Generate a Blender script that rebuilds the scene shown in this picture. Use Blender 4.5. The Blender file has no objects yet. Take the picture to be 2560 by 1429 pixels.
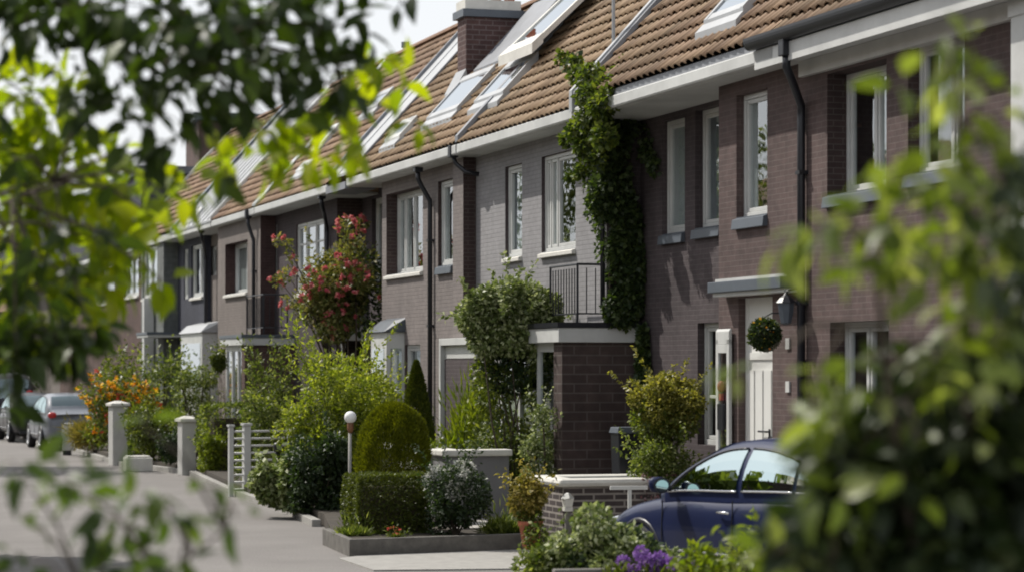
import bpy, math, random
import numpy as np
from mathutils import Vector, Matrix
R = math.radians
rnd = random.Random(7)
rng = np.random.default_rng(11)
C = bpy.context.scene.collection

# ------------------------------------------------------------------ survey frame
# The camera stands at the origin, 2.2 m up, looking along +Y.  Points of the street were
# surveyed from the photograph; these helpers turn a sight line plus a known plane into metres.
F, CX, HY, H = 6200.0, 1280.0, 920.0, 2.2
TH = R(17.3)
DX, DY = -math.sin(TH), math.cos(TH)          # along the terrace, away from the viewer
NX, NY = -math.cos(TH), -math.sin(TH)         # out of the fronts, towards the street
OX, OY = 1.18, 31.7
ROT = math.atan2(DY, DX)

def U(px, v):
    t = (px - CX) / F
    return (t * (OY + v * NY) - OX - v * NX) / (DX - t * DY)
def row(u, v):
    return (OX + u * DX + v * NX, OY + u * DY + v * NY)
def Z(py, u, v):
    return H + (HY - py) * row(u, v)[1] / F
def W(px, py, Y):
    return Vector(((px - CX) / F * Y, Y, H + (HY - py) * Y / F))
def WG(px, Y, z=0.0):
    return Vector(((px - CX) / F * Y, Y, z))

# ------------------------------------------------------------------ materials
def new_mat(name):
    m = bpy.data.materials.new(name); m.use_nodes = True
    nt = m.node_tree
    return m, nt, nt.nodes['Principled BSDF']
def N(nt, t, **kw):
    n = nt.nodes.new(t)
    for k, v in kw.items(): setattr(n, k, v)
    return n
def L(nt, a, b): nt.links.new(a, b)
def ramp(nt, stops, fac):
    r = N(nt, 'ShaderNodeValToRGB')
    e = r.color_ramp.elements
    while len(e) < len(stops): e.new(0.5)
    for i, (p, c) in enumerate(stops):
        e[i].position = p; e[i].color = (*c, 1)
    L(nt, fac, r.inputs[0]); return r

def paint(name, col, rough=0.5, var=0.12, scale=3.0, bump=0.0, metal=0.0, spec=0.5):
    m, nt, b = new_mat(name)
    tc = N(nt, 'ShaderNodeTexCoord')
    n1 = N(nt, 'ShaderNodeTexNoise'); n1.inputs['Scale'].default_value = scale; n1.inputs['Detail'].default_value = 6
    n1.inputs['Roughness'].default_value = 0.65
    L(nt, tc.outputs['Object'], n1.inputs['Vector'])
    lo = tuple(c * (1 - var) for c in col); hi = tuple(min(1, c * (1 + var)) for c in col)
    r = ramp(nt, [(0.3, lo), (0.7, hi)], n1.outputs[0])
    L(nt, r.outputs[0], b.inputs['Base Color'])
    b.inputs['Roughness'].default_value = rough; b.inputs['Metallic'].default_value = metal
    b.inputs['Specular IOR Level'].default_value = spec
    if bump:
        n2 = N(nt, 'ShaderNodeTexNoise'); n2.inputs['Scale'].default_value = scale * 12; n2.inputs['Detail'].default_value = 4
        L(nt, tc.outputs['Object'], n2.inputs['Vector'])
        bp = N(nt, 'ShaderNodeBump'); bp.inputs['Strength'].default_value = bump; bp.inputs['Distance'].default_value = 0.01
        L(nt, n2.outputs[0], bp.inputs['Height']); L(nt, bp.outputs[0], b.inputs['Normal'])
    return m

def brick(name, c1, c2, mortar, bw=0.22, rh=0.0625, ms=0.006, rough=0.85, bump=0.6, soft=0.1, streak=0.25):
    m, nt, b = new_mat(name)
    tc = N(nt, 'ShaderNodeTexCoord')
    sx = N(nt, 'ShaderNodeSeparateXYZ'); L(nt, tc.outputs['Object'], sx.inputs[0])
    ad = N(nt, 'ShaderNodeMath', operation='ADD'); L(nt, sx.outputs[0], ad.inputs[0]); L(nt, sx.outputs[1], ad.inputs[1])
    cb = N(nt, 'ShaderNodeCombineXYZ'); L(nt, ad.outputs[0], cb.inputs[0]); L(nt, sx.outputs[2], cb.inputs[1])
    br = N(nt, 'ShaderNodeTexBrick'); L(nt, cb.outputs[0], br.inputs['Vector'])
    br.inputs['Scale'].default_value = 1.0; br.inputs['Brick Width'].default_value = bw
    br.inputs['Row Height'].default_value = rh; br.inputs['Mortar Size'].default_value = ms
    br.inputs['Mortar Smooth'].default_value = soft; br.inputs['Bias'].default_value = 0.0
    br.inputs['Color1'].default_value = (*c1, 1); br.inputs['Color2'].default_value = (*c2, 1)
    br.inputs['Mortar'].default_value = (*mortar, 1)
    n1 = N(nt, 'ShaderNodeTexNoise'); n1.inputs['Scale'].default_value = 0.9; n1.inputs['Detail'].default_value = 7
    L(nt, tc.outputs['Object'], n1.inputs['Vector'])
    r = ramp(nt, [(0.3, (1 - streak,) * 3), (0.72, (1 + streak * .6,) * 3)], n1.outputs[0])
    mp = N(nt, 'ShaderNodeMapping'); mp.inputs['Scale'].default_value = (1.6, 1.6, .12); L(nt, tc.outputs['Object'], mp.inputs[0])
    n4 = N(nt, 'ShaderNodeTexNoise'); n4.inputs['Scale'].default_value = 1.5; n4.inputs['Detail'].default_value = 5; L(nt, mp.outputs[0], n4.inputs['Vector'])
    r4 = ramp(nt, [(0.32, (1-streak*.7,)*3), (0.6, (1.0,)*3)], n4.outputs[0])
    n5 = N(nt, 'ShaderNodeTexNoise'); n5.inputs['Scale'].default_value = 7; n5.inputs['Detail'].default_value = 2; L(nt, cb.outputs[0], n5.inputs['Vector'])
    r5 = ramp(nt, [(0.3, (1-streak*.6,)*3), (0.7, (1+streak*.5,)*3)], n5.outputs[0])
    m4 = N(nt, 'ShaderNodeMixRGB', blend_type='MULTIPLY'); m4.inputs[0].default_value = 1; L(nt, r4.outputs[0], m4.inputs[1]); L(nt, r5.outputs[0], m4.inputs[2])
    m6 = N(nt, 'ShaderNodeMixRGB', blend_type='MULTIPLY'); m6.inputs[0].default_value = 1; L(nt, m4.outputs[0], m6.inputs[1]); L(nt, r.outputs[0], m6.inputs[2]); r = m6
    mx = N(nt, 'ShaderNodeMixRGB', blend_type='MULTIPLY'); mx.inputs[0].default_value = 1
    L(nt, br.outputs['Color'], mx.inputs[1]); L(nt, r.outputs[0], mx.inputs[2])
    L(nt, mx.outputs[0], b.inputs['Base Color']); b.inputs['Roughness'].default_value = rough
    b.inputs['Specular IOR Level'].default_value = 0.3
    n2 = N(nt, 'ShaderNodeTexNoise'); n2.inputs['Scale'].default_value = 40
    L(nt, tc.outputs['Object'], n2.inputs['Vector'])
    m2 = N(nt, 'ShaderNodeMath', operation='MULTIPLY_ADD'); L(nt, n2.outputs[0], m2.inputs[0]); m2.inputs[1].default_value = -0.35
    L(nt, br.outputs['Fac'], m2.inputs[2])
    bp = N(nt, 'ShaderNodeBump', invert=True); bp.inputs['Strength'].default_value = bump; bp.inputs['Distance'].default_value = 0.008
    L(nt, m2.outputs[0], bp.inputs['Height']); L(nt, bp.outputs[0], b.inputs['Normal'])
    return m

TW, TG = 0.21, 0.27                       # pantile width and gauge
def tiles(name, ca, cb_, cc, moss=0.5):
    m, nt, b = new_mat(name)
    tc = N(nt, 'ShaderNodeTexCoord')
    uv = N(nt, 'ShaderNodeUVMap')
    sx = N(nt, 'ShaderNodeSeparateXYZ'); L(nt, uv.outputs[0], sx.inputs[0])
    fx = N(nt, 'ShaderNodeMath', operation='FLOOR'); L(nt, sx.outputs[0], fx.inputs[0])
    fy = N(nt, 'ShaderNodeMath', operation='FLOOR'); L(nt, sx.outputs[1], fy.inputs[0])
    cbn = N(nt, 'ShaderNodeCombineXYZ'); L(nt, fx.outputs[0], cbn.inputs[0]); L(nt, fy.outputs[0], cbn.inputs[1])
    wn = N(nt, 'ShaderNodeTexWhiteNoise', noise_dimensions='2D'); L(nt, cbn.outputs[0], wn.inputs['Vector'])
    r = ramp(nt, [(0.0, ca), (0.5, cb_), (1.0, cc)], wn.outputs[0])
    n1 = N(nt, 'ShaderNodeTexNoise'); n1.inputs['Scale'].default_value = 1.3; n1.inputs['Detail'].default_value = 8; n1.inputs['Roughness'].default_value = 0.7
    L(nt, tc.outputs['Object'], n1.inputs['Vector'])
    r2 = ramp(nt, [(0.40, (0, 0, 0)), (0.72, (moss,) * 3)], n1.outputs[0])
    mx = N(nt, 'ShaderNodeMixRGB'); L(nt, r2.outputs[0], mx.inputs[0]); L(nt, r.outputs[0], mx.inputs[1])
    mx.inputs[2].default_value = (0.16, 0.125, 0.06, 1)
    n3 = N(nt, 'ShaderNodeTexNoise'); n3.inputs['Scale'].default_value = 0.35; n3.inputs['Detail'].default_value = 3
    L(nt, tc.outputs['Object'], n3.inputs['Vector'])
    r3 = ramp(nt, [(0.3, (.8, .8, .82)), (0.7, (1.12, 1.1, 1.05))], n3.outputs[0])
    mm = N(nt, 'ShaderNodeMixRGB', blend_type='MULTIPLY'); mm.inputs[0].default_value = 1
    L(nt, mx.outputs[0], mm.inputs[1]); L(nt, r3.outputs[0], mm.inputs[2])
    L(nt, mm.outputs[0], b.inputs['Base Color']); b.inputs['Roughness'].default_value = 0.75
    b.inputs['Specular IOR Level'].default_value = 0.35
    return m

def leafmat(name, c1, c2, c3, trans=0.4, tcol=None, rough=0.45, spec=0.35):
    m, nt, b = new_mat(name)
    g = N(nt, 'ShaderNodeNewGeometry')
    r = ramp(nt, [(0.0, c1), (0.55, c2), (1.0, c3)], g.outputs['Random Per Island'])
    L(nt, r.outputs[0], b.inputs['Base Color'])
    b.inputs['Roughness'].default_value = rough; b.inputs['Specular IOR Level'].default_value = spec
    tr = N(nt, 'ShaderNodeBsdfTranslucent')
    hs = N(nt, 'ShaderNodeMixRGB', blend_type='MULTIPLY'); hs.inputs[0].default_value = 1
    L(nt, r.outputs[0], hs.inputs[1]); hs.inputs[2].default_value = (*(tcol or (2.2, 2.4, 0.7)), 1)
    L(nt, hs.outputs[0], tr.inputs[0])
    mix = N(nt, 'ShaderNodeMixShader'); mix.inputs[0].default_value = trans
    out = nt.nodes['Material Output']
    L(nt, b.outputs[0], mix.inputs[1]); L(nt, tr.outputs[0], mix.inputs[2]); L(nt, mix.outputs[0], out.inputs[0])
    return m

def glassmat(name, tint=(0.86, 0.89, 0.89), refl=0.24, gcol=(0.9, 0.93, 0.95), two=False):
    m, nt, b = new_mat(name)
    nt.nodes.remove(b)
    lw = N(nt, 'ShaderNodeFresnel'); lw.inputs[0].default_value = 1.6
    ma = N(nt, 'ShaderNodeMath', operation='MULTIPLY_ADD'); L(nt, lw.outputs[0], ma.inputs[0]); ma.inputs[1].default_value = 1.0; ma.inputs[2].default_value = refl; ma.use_clamp = True
    ge = N(nt, 'ShaderNodeNewGeometry'); iv = N(nt, 'ShaderNodeMath', operation='SUBTRACT'); iv.inputs[0].default_value = 1.0; 
    if not two: L(nt, ge.outputs['Backfacing'], iv.inputs[1])
    else: iv.inputs[1].default_value = 0.0
    mf = N(nt, 'ShaderNodeMath', operation='MULTIPLY'); L(nt, ma.outputs[0], mf.inputs[0]); L(nt, iv.outputs[0], mf.inputs[1]); ma = mf
    tr = N(nt, 'ShaderNodeBsdfTransparent'); tr.inputs[0].default_value = (*tint, 1)
    gl = N(nt, 'ShaderNodeBsdfGlossy'); gl.inputs['Roughness'].default_value = 0.015; gl.inputs[0].default_value = (*gcol, 1)
    tc = N(nt, 'ShaderNodeTexCoord'); n2 = N(nt, 'ShaderNodeTexNoise'); n2.inputs['Scale'].default_value = 1.6
    L(nt, tc.outputs['Object'], n2.inputs['Vector'])
    bp = N(nt, 'ShaderNodeBump'); bp.inputs['Strength'].default_value = 0.05; bp.inputs['Distance'].default_value = 0.05
    L(nt, n2.outputs[0], bp.inputs['Height']); L(nt, bp.outputs[0], gl.inputs['Normal'])
    mix = N(nt, 'ShaderNodeMixShader'); L(nt, ma.outputs[0], mix.inputs[0]); L(nt, tr.outputs[0], mix.inputs[1]); L(nt, gl.outputs[0], mix.inputs[2])
    L(nt, mix.outputs[0], nt.nodes['Material Output'].inputs[0])
    return m

def groundmat(name, ca, cb_, scale=0.6, fine=60, rough=0.9, bump=0.3):
    m, nt, b = new_mat(name)
    tc = N(nt, 'ShaderNodeTexCoord')
    n1 = N(nt, 'ShaderNodeTexNoise'); n1.inputs['Scale'].default_value = scale; n1.inputs['Detail'].default_value = 8; n1.inputs['Roughness'].default_value = 0.6
    L(nt, tc.outputs['Object'], n1.inputs['Vector'])
    r = ramp(nt, [(0.3, ca), (0.7, cb_)], n1.outputs[0])
    n2 = N(nt, 'ShaderNodeTexNoise'); n2.inputs['Scale'].default_value = fine; n2.inputs['Detail'].default_value = 3
    L(nt, tc.outputs['Object'], n2.inputs['Vector'])
    r2 = ramp(nt, [(0.3, (.8,) * 3), (0.7, (1.2,) * 3)], n2.outputs[0])
    mm = N(nt, 'ShaderNodeMixRGB', blend_type='MULTIPLY'); mm.inputs[0].default_value = 1
    L(nt, r.outputs[0], mm.inputs[1]); L(nt, r2.outputs[0], mm.inputs[2])
    L(nt, mm.outputs[0], b.inputs['Base Color']); b.inputs['Roughness'].default_value = rough
    bp = N(nt, 'ShaderNodeBump'); bp.inputs['Strength'].default_value = bump; bp.inputs['Distance'].default_value = 0.01
    L(nt, n2.outputs[0], bp.inputs['Height']); L(nt, bp.outputs[0], b.inputs['Normal'])
    return m

def bark(name, c): return paint(name, c, 0.9, 0.35, 9, 0.6)

M = {}
M['white'] = paint('white_paint', (0.52, 0.525, 0.51), 0.45, 0.16, 1.3)
M['cream'] = paint('cream_paint', (0.50, 0.495, 0.47), 0.5, 0.12, 2.0)
M['coping'] = paint('pale_stone', (0.60, 0.585, 0.54), 0.75, 0.12, 5.0, 0.2)
M['black'] = paint('black_plastic', (0.012, 0.013, 0.018), 0.4, 0.2, 4.0)
M['slate'] = paint('slate_grey_metal', (0.085, 0.10, 0.12), 0.45, 0.12, 3.0)
M['zinc'] = paint('zinc_sheet', (0.36, 0.37, 0.38), 0.45, 0.12, 1.6, 0.0, 0.15)
M['lead'] = paint('lead_flashing', (0.20, 0.21, 0.23), 0.5, 0.18, 3.0)
M['darkmetal'] = paint('dark_iron', (0.018, 0.02, 0.025), 0.45, 0.2, 8.0)
M['brick_brown'] = brick('brown_brick', (0.094, 0.066, 0.062), (0.113, 0.078, 0.073), (0.134, 0.104, 0.097))
M['brick_dark'] = brick('dark_purple_brick', (0.070, 0.056, 0.059), (0.082, 0.065, 0.068), (0.102, 0.087, 0.088))
M['brick_grey'] = brick('grey_painted_brick', (0.262, 0.256, 0.262), (0.285, 0.278, 0.284), (0.215, 0.209, 0.214), soft=0.3, streak=0.12)
M['brick_taupe'] = brick('taupe_painted_brick', (0.20, 0.176, 0.168), (0.222, 0.194, 0.184), (0.165, 0.146, 0.14), soft=0.3, streak=0.15)
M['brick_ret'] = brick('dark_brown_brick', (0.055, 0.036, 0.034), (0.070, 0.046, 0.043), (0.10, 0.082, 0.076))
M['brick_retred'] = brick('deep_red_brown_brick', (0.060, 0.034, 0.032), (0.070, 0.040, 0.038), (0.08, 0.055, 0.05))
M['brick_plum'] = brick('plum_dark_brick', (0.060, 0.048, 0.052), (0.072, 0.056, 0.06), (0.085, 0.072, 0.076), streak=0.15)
M['brick_tan'] = brick('tan_render_brick', (0.19, 0.165, 0.152), (0.205, 0.178, 0.164), (0.175, 0.152, 0.14), soft=0.4, streak=0.12)
M['brick_blue'] = brick('blue_black_brick', (0.045, 0.048, 0.065), (0.055, 0.058, 0.076), (0.05, 0.052, 0.068), streak=0.12)
M['brick_green'] = brick('grey_green_board', (0.15, 0.16, 0.155), (0.16, 0.17, 0.165), (0.12, 0.13, 0.125), bw=3.0, rh=0.15)
M['brick_red'] = brick('red_brown_brick', (0.085, 0.050, 0.044), (0.105, 0.062, 0.053), (0.125, 0.098, 0.086))
M['brick_wall'] = brick('garden_wall_brick', (0.060, 0.050, 0.050), (0.085, 0.068, 0.066), (0.30, 0.27, 0.245), bw=0.26, rh=0.078, ms=0.013)
M['brick_block'] = brick('porch_brick', (0.070, 0.050, 0.046), (0.088, 0.063, 0.057), (0.125, 0.105, 0.096), bw=0.36, rh=0.125, ms=0.010)
M['brick_chimney'] = brick('chimney_brick', (0.085, 0.050, 0.048), (0.115, 0.066, 0.06), (0.17, 0.13, 0.125), bw=0.24, rh=0.085, ms=0.010)
M['tile'] = tiles('brown_pantile', (0.21, 0.138, 0.085), (0.295, 0.20, 0.125), (0.38, 0.27, 0.175))
M['tile_red'] = tiles('red_brown_pantile', (0.225, 0.138, 0.092), (0.31, 0.20, 0.135), (0.38, 0.26, 0.175))
M['tile_dark'] = tiles('weathered_pantile', (0.165, 0.104, 0.068), (0.245, 0.158, 0.102), (0.34, 0.23, 0.15))
M['glass'] = glassmat('window_glass')
M['roofglass'] = glassmat('roof_window_glass', (0.25, 0.27, 0.28), 0.45, (.78, .81, .83), True)
M['carglass'] = glassmat('car_glass', (0.22, 0.30, 0.29), 0.20, (0.60, 0.72, 0.73), True)
M['curtain'] = paint('white_curtain', (0.75, 0.75, 0.74), 0.8, 0.05, 4)
M['curtain_grey'] = paint('grey_curtain', (0.36, 0.38, 0.40), 0.8, 0.08, 4)
M['dark_room'] = paint('room_wall', (0.10, 0.095, 0.09), 0.9, 0.1, 1)
M['render_grey'] = paint('grey_render', (0.175, 0.172, 0.178), 0.85, 0.08, 2.5, 0.2)
M['concrete'] = paint('concrete', (0.30, 0.29, 0.27), 0.85, 0.15, 6, 0.3)
M['oldstone'] = paint('weathered_stone', (0.13, 0.122, 0.11), 0.9, 0.3, 7, 0.4)
M['terracotta'] = paint('terracotta', (0.33, 0.10, 0.05), 0.7, 0.2, 6, 0.1)
M['soil'] = groundmat('soil', (0.03, 0.024, 0.018), (0.06, 0.048, 0.035), 3, 40)
M['asphalt'] = groundmat('worn_asphalt', (0.150, 0.139, 0.131), (0.200, 0.187, 0.176), 0.5, 45)
M['paving'] = brick('paving_slab', (0.30, 0.285, 0.265), (0.34, 0.325, 0.30), (0.20, 0.19, 0.17), bw=0.6, rh=0.3, ms=0.006, bump=0.2)
M['sand'] = groundmat('pale_paving', (0.36, 0.34, 0.315), (0.42, 0.40, 0.37), 1.5, 50)
M['lawn'] = groundmat('grass_ground', (0.05, 0.075, 0.02), (0.08, 0.11, 0.035), 2, 60)
M['bark'] = bark('bark', (0.075, 0.058, 0.042))
M['stemgreen'] = bark('green_stem', (0.06, 0.075, 0.03))
M['tree_dark'] = leafmat('shaded_tree_leaf', (0.016, 0.027, 0.008), (0.028, 0.046, 0.010), (0.06, 0.09, 0.012), 0.27, (2.0, 2.3, .4), 0.45, 0.25)  # leaves on the shadowed side, the shade put into a darker colour
M['tree_bright'] = leafmat('sunlit_tree_leaf', (0.10, 0.14, 0.010), (0.16, 0.20, 0.010), (0.23, 0.25, 0.015), 0.58, (2.4, 2.5, .25), 0.4)  # same tree's leaves in sun, the sunlight put into a brighter colour
M['bush_mid'] = leafmat('mid_green_leaf', (0.040, 0.060, 0.012), (0.085, 0.115, 0.022), (0.18, 0.205, 0.05), 0.36, (2.0, 2.0, .5))
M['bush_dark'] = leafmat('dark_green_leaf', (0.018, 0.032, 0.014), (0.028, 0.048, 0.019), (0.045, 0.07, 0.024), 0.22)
M['bush_yellow'] = leafmat('yellow_green_leaf', (0.10, 0.135, 0.018), (0.185, 0.22, 0.03), (0.34, 0.35, 0.09), 0.45, (1.8, 1.9, .5))
M['bush_lime'] = leafmat('lime_leaf', (0.085, 0.12, 0.015), (0.13, 0.165, 0.018), (0.19, 0.21, 0.03), 0.45, (1.8, 1.9, .5))
M['conifer'] = leafmat('conifer_needle', (0.065, 0.082, 0.005), (0.12, 0.14, 0.007), (0.20, 0.21, 0.012), 0.30, (1.6, 1.6, .4), 0.6, 0.2)
M['conifer_dark'] = leafmat('dark_conifer_needle', (0.030, 0.045, 0.006), (0.055, 0.074, 0.008), (0.10, 0.115, 0.012), 0.25, (1.6, 1.6, .4), 0.6, 0.2)
M['gold_top'] = leafmat('golden_green_leaf', (0.09, 0.10, 0.02), (0.21, 0.205, 0.04), (0.44, 0.40, 0.13), 0.4, (1.6, 1.6, .6))
M['box'] = leafmat('box_leaf', (0.040, 0.056, 0.010), (0.072, 0.094, 0.016), (0.125, 0.145, 0.03), 0.28, (1.8, 1.8, .5))
M['pale'] = leafmat('variegated_leaf', (0.08, 0.115, 0.03), (0.19, 0.23, 0.08), (0.52, 0.54, 0.34), 0.3, (1.3, 1.4, .7))
M['silver'] = leafmat('silver_leaf', (0.05, 0.07, 0.04), (0.20, 0.23, 0.17), (0.56, 0.58, 0.53), 0.25, (1.1, 1.2, .9))
M['gold'] = leafmat('golden_leaf', (0.11, 0.11, 0.02), (0.23, 0.19, 0.04), (0.42, 0.34, 0.12), 0.35, (1.4, 1.4, .6))
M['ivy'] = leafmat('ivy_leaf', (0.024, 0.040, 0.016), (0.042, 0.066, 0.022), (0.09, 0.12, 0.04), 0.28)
M['ivy_lit'] = leafmat('sunlit_ivy_leaf', (0.06, 0.09, 0.016), (0.10, 0.135, 0.024), (0.17, 0.19, 0.045), 0.4, (1.8, 1.9, .6))  # lit copy of the ivy leaf, sunlight put into the colour
M['ref_leaf'] = leafmat('shrub_leaf_cream', (0.05, 0.075, 0.015), (0.10, 0.135, 0.026), (0.32, 0.34, 0.15), 0.4, (1.6, 1.7, .5))
def petal(name, c1, c2, c3): return leafmat(name, c1, c2, c3, 0.3, (1.2, 1.2, 1.2), 0.6, 0.2)
M['rose'] = petal('rose_petal', (0.52, 0.08, 0.14), (0.58, 0.15, 0.14), (0.66, 0.32, 0.30))
M['rose_leaf'] = leafmat('rose_leaf', (0.07, 0.095, 0.025), (0.16, 0.18, 0.05), (0.30, 0.27, 0.12), 0.4, (1.6, 1.5, .6))
M['purple'] = petal('purple_petal', (0.17, 0.07, 0.30), (0.25, 0.12, 0.40), (0.36, 0.22, 0.50))
M['orange'] = petal('orange_petal', (0.75, 0.22, 0.01), (0.85, 0.45, 0.02), (0.85, 0.62, 0.04))
M['redpetal'] = petal('red_petal', (0.5, 0.05, 0.04), (0.6, 0.10, 0.07), (0.6, 0.25, 0.18))
M['whitepetal'] = petal('white_petal', (0.55, 0.55, 0.5), (0.65, 0.65, 0.6), (0.75, 0.75, 0.72))
M['rubber'] = paint('rubber', (0.012, 0.012, 0.013), 0.8, 0.2, 8)
M['rim'] = paint('alloy', (0.45, 0.46, 0.48), 0.35, 0.1, 5, 0, 0.8)
M['chrome'] = paint('chrome', (0.75, 0.75, 0.75), 0.12, 0.03, 5, 0, 1.0)
def carpaint(name, c):
    m, nt, b = new_mat(name)
    tc = N(nt, 'ShaderNodeTexCoord'); n = N(nt, 'ShaderNodeTexNoise'); n.inputs['Scale'].default_value = 2.2
    L(nt, tc.outputs['Object'], n.inputs['Vector'])
    r = ramp(nt, [(0.3, tuple(k * .85 for k in c)), (0.7, tuple(k * 1.15 for k in c))], n.outputs[0])
    L(nt, r.outputs[0], b.inputs['Base Color'])
    b.inputs['Roughness'].default_value = 0.5; b.inputs['Specular IOR Level'].default_value = 0.2; b.inputs['Metallic'].default_value = 0.0
    b.inputs['Coat Weight'].default_value = 0.5; b.inputs['Coat IOR'].default_value = 1.4; b.inputs['Coat Roughness'].default_value = 0.03
    return m
M['car_blue'] = carpaint('navy_car_paint', (0.004, 0.010, 0.048))
M['car_white'] = carpaint('white_car_paint', (0.19, 0.205, 0.235))
M['car_black'] = carpaint('black_car_paint', (0.02, 0.02, 0.024))
M['car_grey'] = carpaint('dark_grey_car_paint', (0.06, 0.06, 0.07))
M['taillight'] = paint('red_lens', (0.45, 0.02, 0.02), 0.15, 0.1, 10)
M['lens'] = paint('clear_lens', (0.6, 0.62, 0.65), 0.1, 0.1, 10, 0, 0.4)
M['globe'] = paint('opal_globe', (0.82, 0.82, 0.80), 0.25, 0.03, 3)
M['wood'] = paint('brown_wood', (0.20, 0.09, 0.04), 0.6, 0.25, 10)
M['door_white'] = paint('white_door', (0.68, 0.68, 0.65), 0.4, 0.04, 3)
M['mirror'] = glassmat('mirror_glass', (0.1, 0.16, 0.16), 0.75, (.55, .72, .70), True)

# ------------------------------------------------------------------ mesh helpers
class MB:
    def __init__(s): s.v = []; s.f = []; s.uv = None
    def quad(s, a, b, c, d):
        i = len(s.v); s.v += [tuple(a), tuple(b), tuple(c), tuple(d)]; s.f.append((i, i+1, i+2, i+3)); return s
    def poly(s, pts):
        i = len(s.v); s.v += [tuple(p) for p in pts]; s.f.append(tuple(range(i, i+len(pts)))); return s
    def box(s, x0, x1, y0, y1, z0, z1):
        x0, x1 = min(x0, x1), max(x0, x1); y0, y1 = min(y0, y1), max(y0, y1); z0, z1 = min(z0, z1), max(z0, z1)
        i = len(s.v)
        s.v += [(x0,y0,z0),(x1,y0,z0),(x1,y1,z0),(x0,y1,z0),(x0,y0,z1),(x1,y0,z1),(x1,y1,z1),(x0,y1,z1)]
        for f in ((0,3,2,1),(4,5,6,7),(0,1,5,4),(1,2,6,5),(2,3,7,6),(3,0,4,7)): s.f.append(tuple(i+k for k in f))
        return s
    def hexa(s, p):                       # eight corners: bottom four, top four
        i = len(s.v); s.v += [tuple(q) for q in p]
        for f in ((0,3,2,1),(4,5,6,7),(0,1,5,4),(1,2,6,5),(2,3,7,6),(3,0,4,7)): s.f.append(tuple(i+k for k in f))
        return s
    def prism(s, prof, x0, x1):           # profile in (y,z) pulled along x
        n = len(prof); i = len(s.v)
        s.v += [(x0, y, z) for y, z in prof] + [(x1, y, z) for y, z in prof]
        for k in range(n): s.f.append((i+k, i+(k+1) % n, i+n+(k+1) % n, i+n+k))
        s.f.append(tuple(i+k for k in reversed(range(n)))); s.f.append(tuple(i+n+k for k in range(n)))
        return s
    def tube(s, path, r, n=8, cap=True):
        path = [Vector(p) for p in path]
        rs = r if isinstance(r, (list, tuple)) else [r] * len(path)
        i0 = len(s.v); up = None
        for k, p in enumerate(path):
            t = (path[min(k+1, len(path)-1)] - path[max(k-1, 0)])
            t = t.normalized() if t.length > 1e-9 else Vector((0, 0, 1))
            if up is None:
                up = t.orthogonal().normalized()
            up = (up - t * up.dot(t)); up = up.normalized() if up.length > 1e-6 else t.orthogonal().normalized()
            w = t.cross(up)
            for j in range(n):
                a = 2 * math.pi * j / n
                q = p + (up * math.cos(a) + w * math.sin(a)) * rs[k]
                s.v.append(tuple(q))
        for k in range(len(path)-1):
            for j in range(n):
                a = i0 + k*n + j; b = i0 + k*n + (j+1) % n
                s.f.append((a, b, b+n, a+n))
        if cap:
            s.f.append(tuple(i0 + j for j in reversed(range(n))))
            s.f.append(tuple(i0 + (len(path)-1)*n + j for j in range(n)))
        return s
    def lathe(s, prof, c=(0, 0, 0), n=20):  # prof (r,z)
        i0 = len(s.v)
        for r, z in prof:
            for j in range(n):
                a = 2*math.pi*j/n; s.v.append((c[0]+r*math.cos(a), c[1]+r*math.sin(a), c[2]+z))
        for k in range(len(prof)-1):
            for j in range(n):
                a = i0+k*n+j; b = i0+k*n+(j+1) % n; s.f.append((a, b, b+n, a+n))
        s.f.append(tuple(i0+j for j in reversed(range(n)))); s.f.append(tuple(i0+(len(prof)-1)*n+j for j in range(n)))
        return s
    def ball(s, c, r, n=16, m=10, sz=1.0):
        return s.lathe([(max(1e-4, r*math.sin(math.pi*k/m)), -r*sz*math.cos(math.pi*k/m)) for k in range(m+1)], c, n)
    def build(s, name, mat, parent=None, smooth=False, bevel=0.0, sub=0):
        me = bpy.data.meshes.new(name); me.from_pydata(s.v, [], s.f); me.validate()
        o = bpy.data.objects.new(name, me); C.objects.link(o)
        me.materials.append(mat)
        if smooth:
            me.polygons.foreach_set('use_smooth', [True]*len(me.polygons))
        if bevel:
            md = o.modifiers.new('bevel', 'BEVEL'); md.width = bevel; md.segments = 2; md.limit_method = 'ANGLE'
        if sub:
            md = o.modifiers.new('sub', 'SUBSURF'); md.levels = sub; md.render_levels = sub
        if parent: o.parent = parent
        return o

def np_mesh(name, verts, quads, mat, parent=None, tris=None, uv=None):
    me = bpy.data.meshes.new(name)
    nq = 0 if quads is None else len(quads); nt_ = 0 if tris is None else len(tris)
    me.vertices.add(len(verts)); me.vertices.foreach_set('co', np.ascontiguousarray(verts, dtype=np.float32).ravel())
    loops = []; 
    if nq: loops.append(np.asarray(quads, dtype=np.int32).ravel())
    if nt_: loops.append(np.asarray(tris, dtype=np.int32).ravel())
    loops = np.concatenate(loops)
    me.loops.add(len(loops)); me.loops.foreach_set('vertex_index', loops)
    me.polygons.add(nq + nt_)
    tot = np.concatenate([np.full(nq, 4, np.int32), np.full(nt_, 3, np.int32)])
    st = np.concatenate([[0], np.cumsum(tot)[:-1]]).astype(np.int32)
    me.polygons.foreach_set('loop_start', st); me.polygons.foreach_set('loop_total', tot)
    if uv is not None:
        l = me.uv_layers.new(name='UVMap'); l.data.foreach_set('uv', np.asarray(uv, dtype=np.float32)[loops].ravel())
    me.update(calc_edges=True); me.validate()
    me.materials.append(mat)
    o = bpy.data.objects.new(name, me); C.objects.link(o)
    if parent: o.parent = parent
    return o

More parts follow.
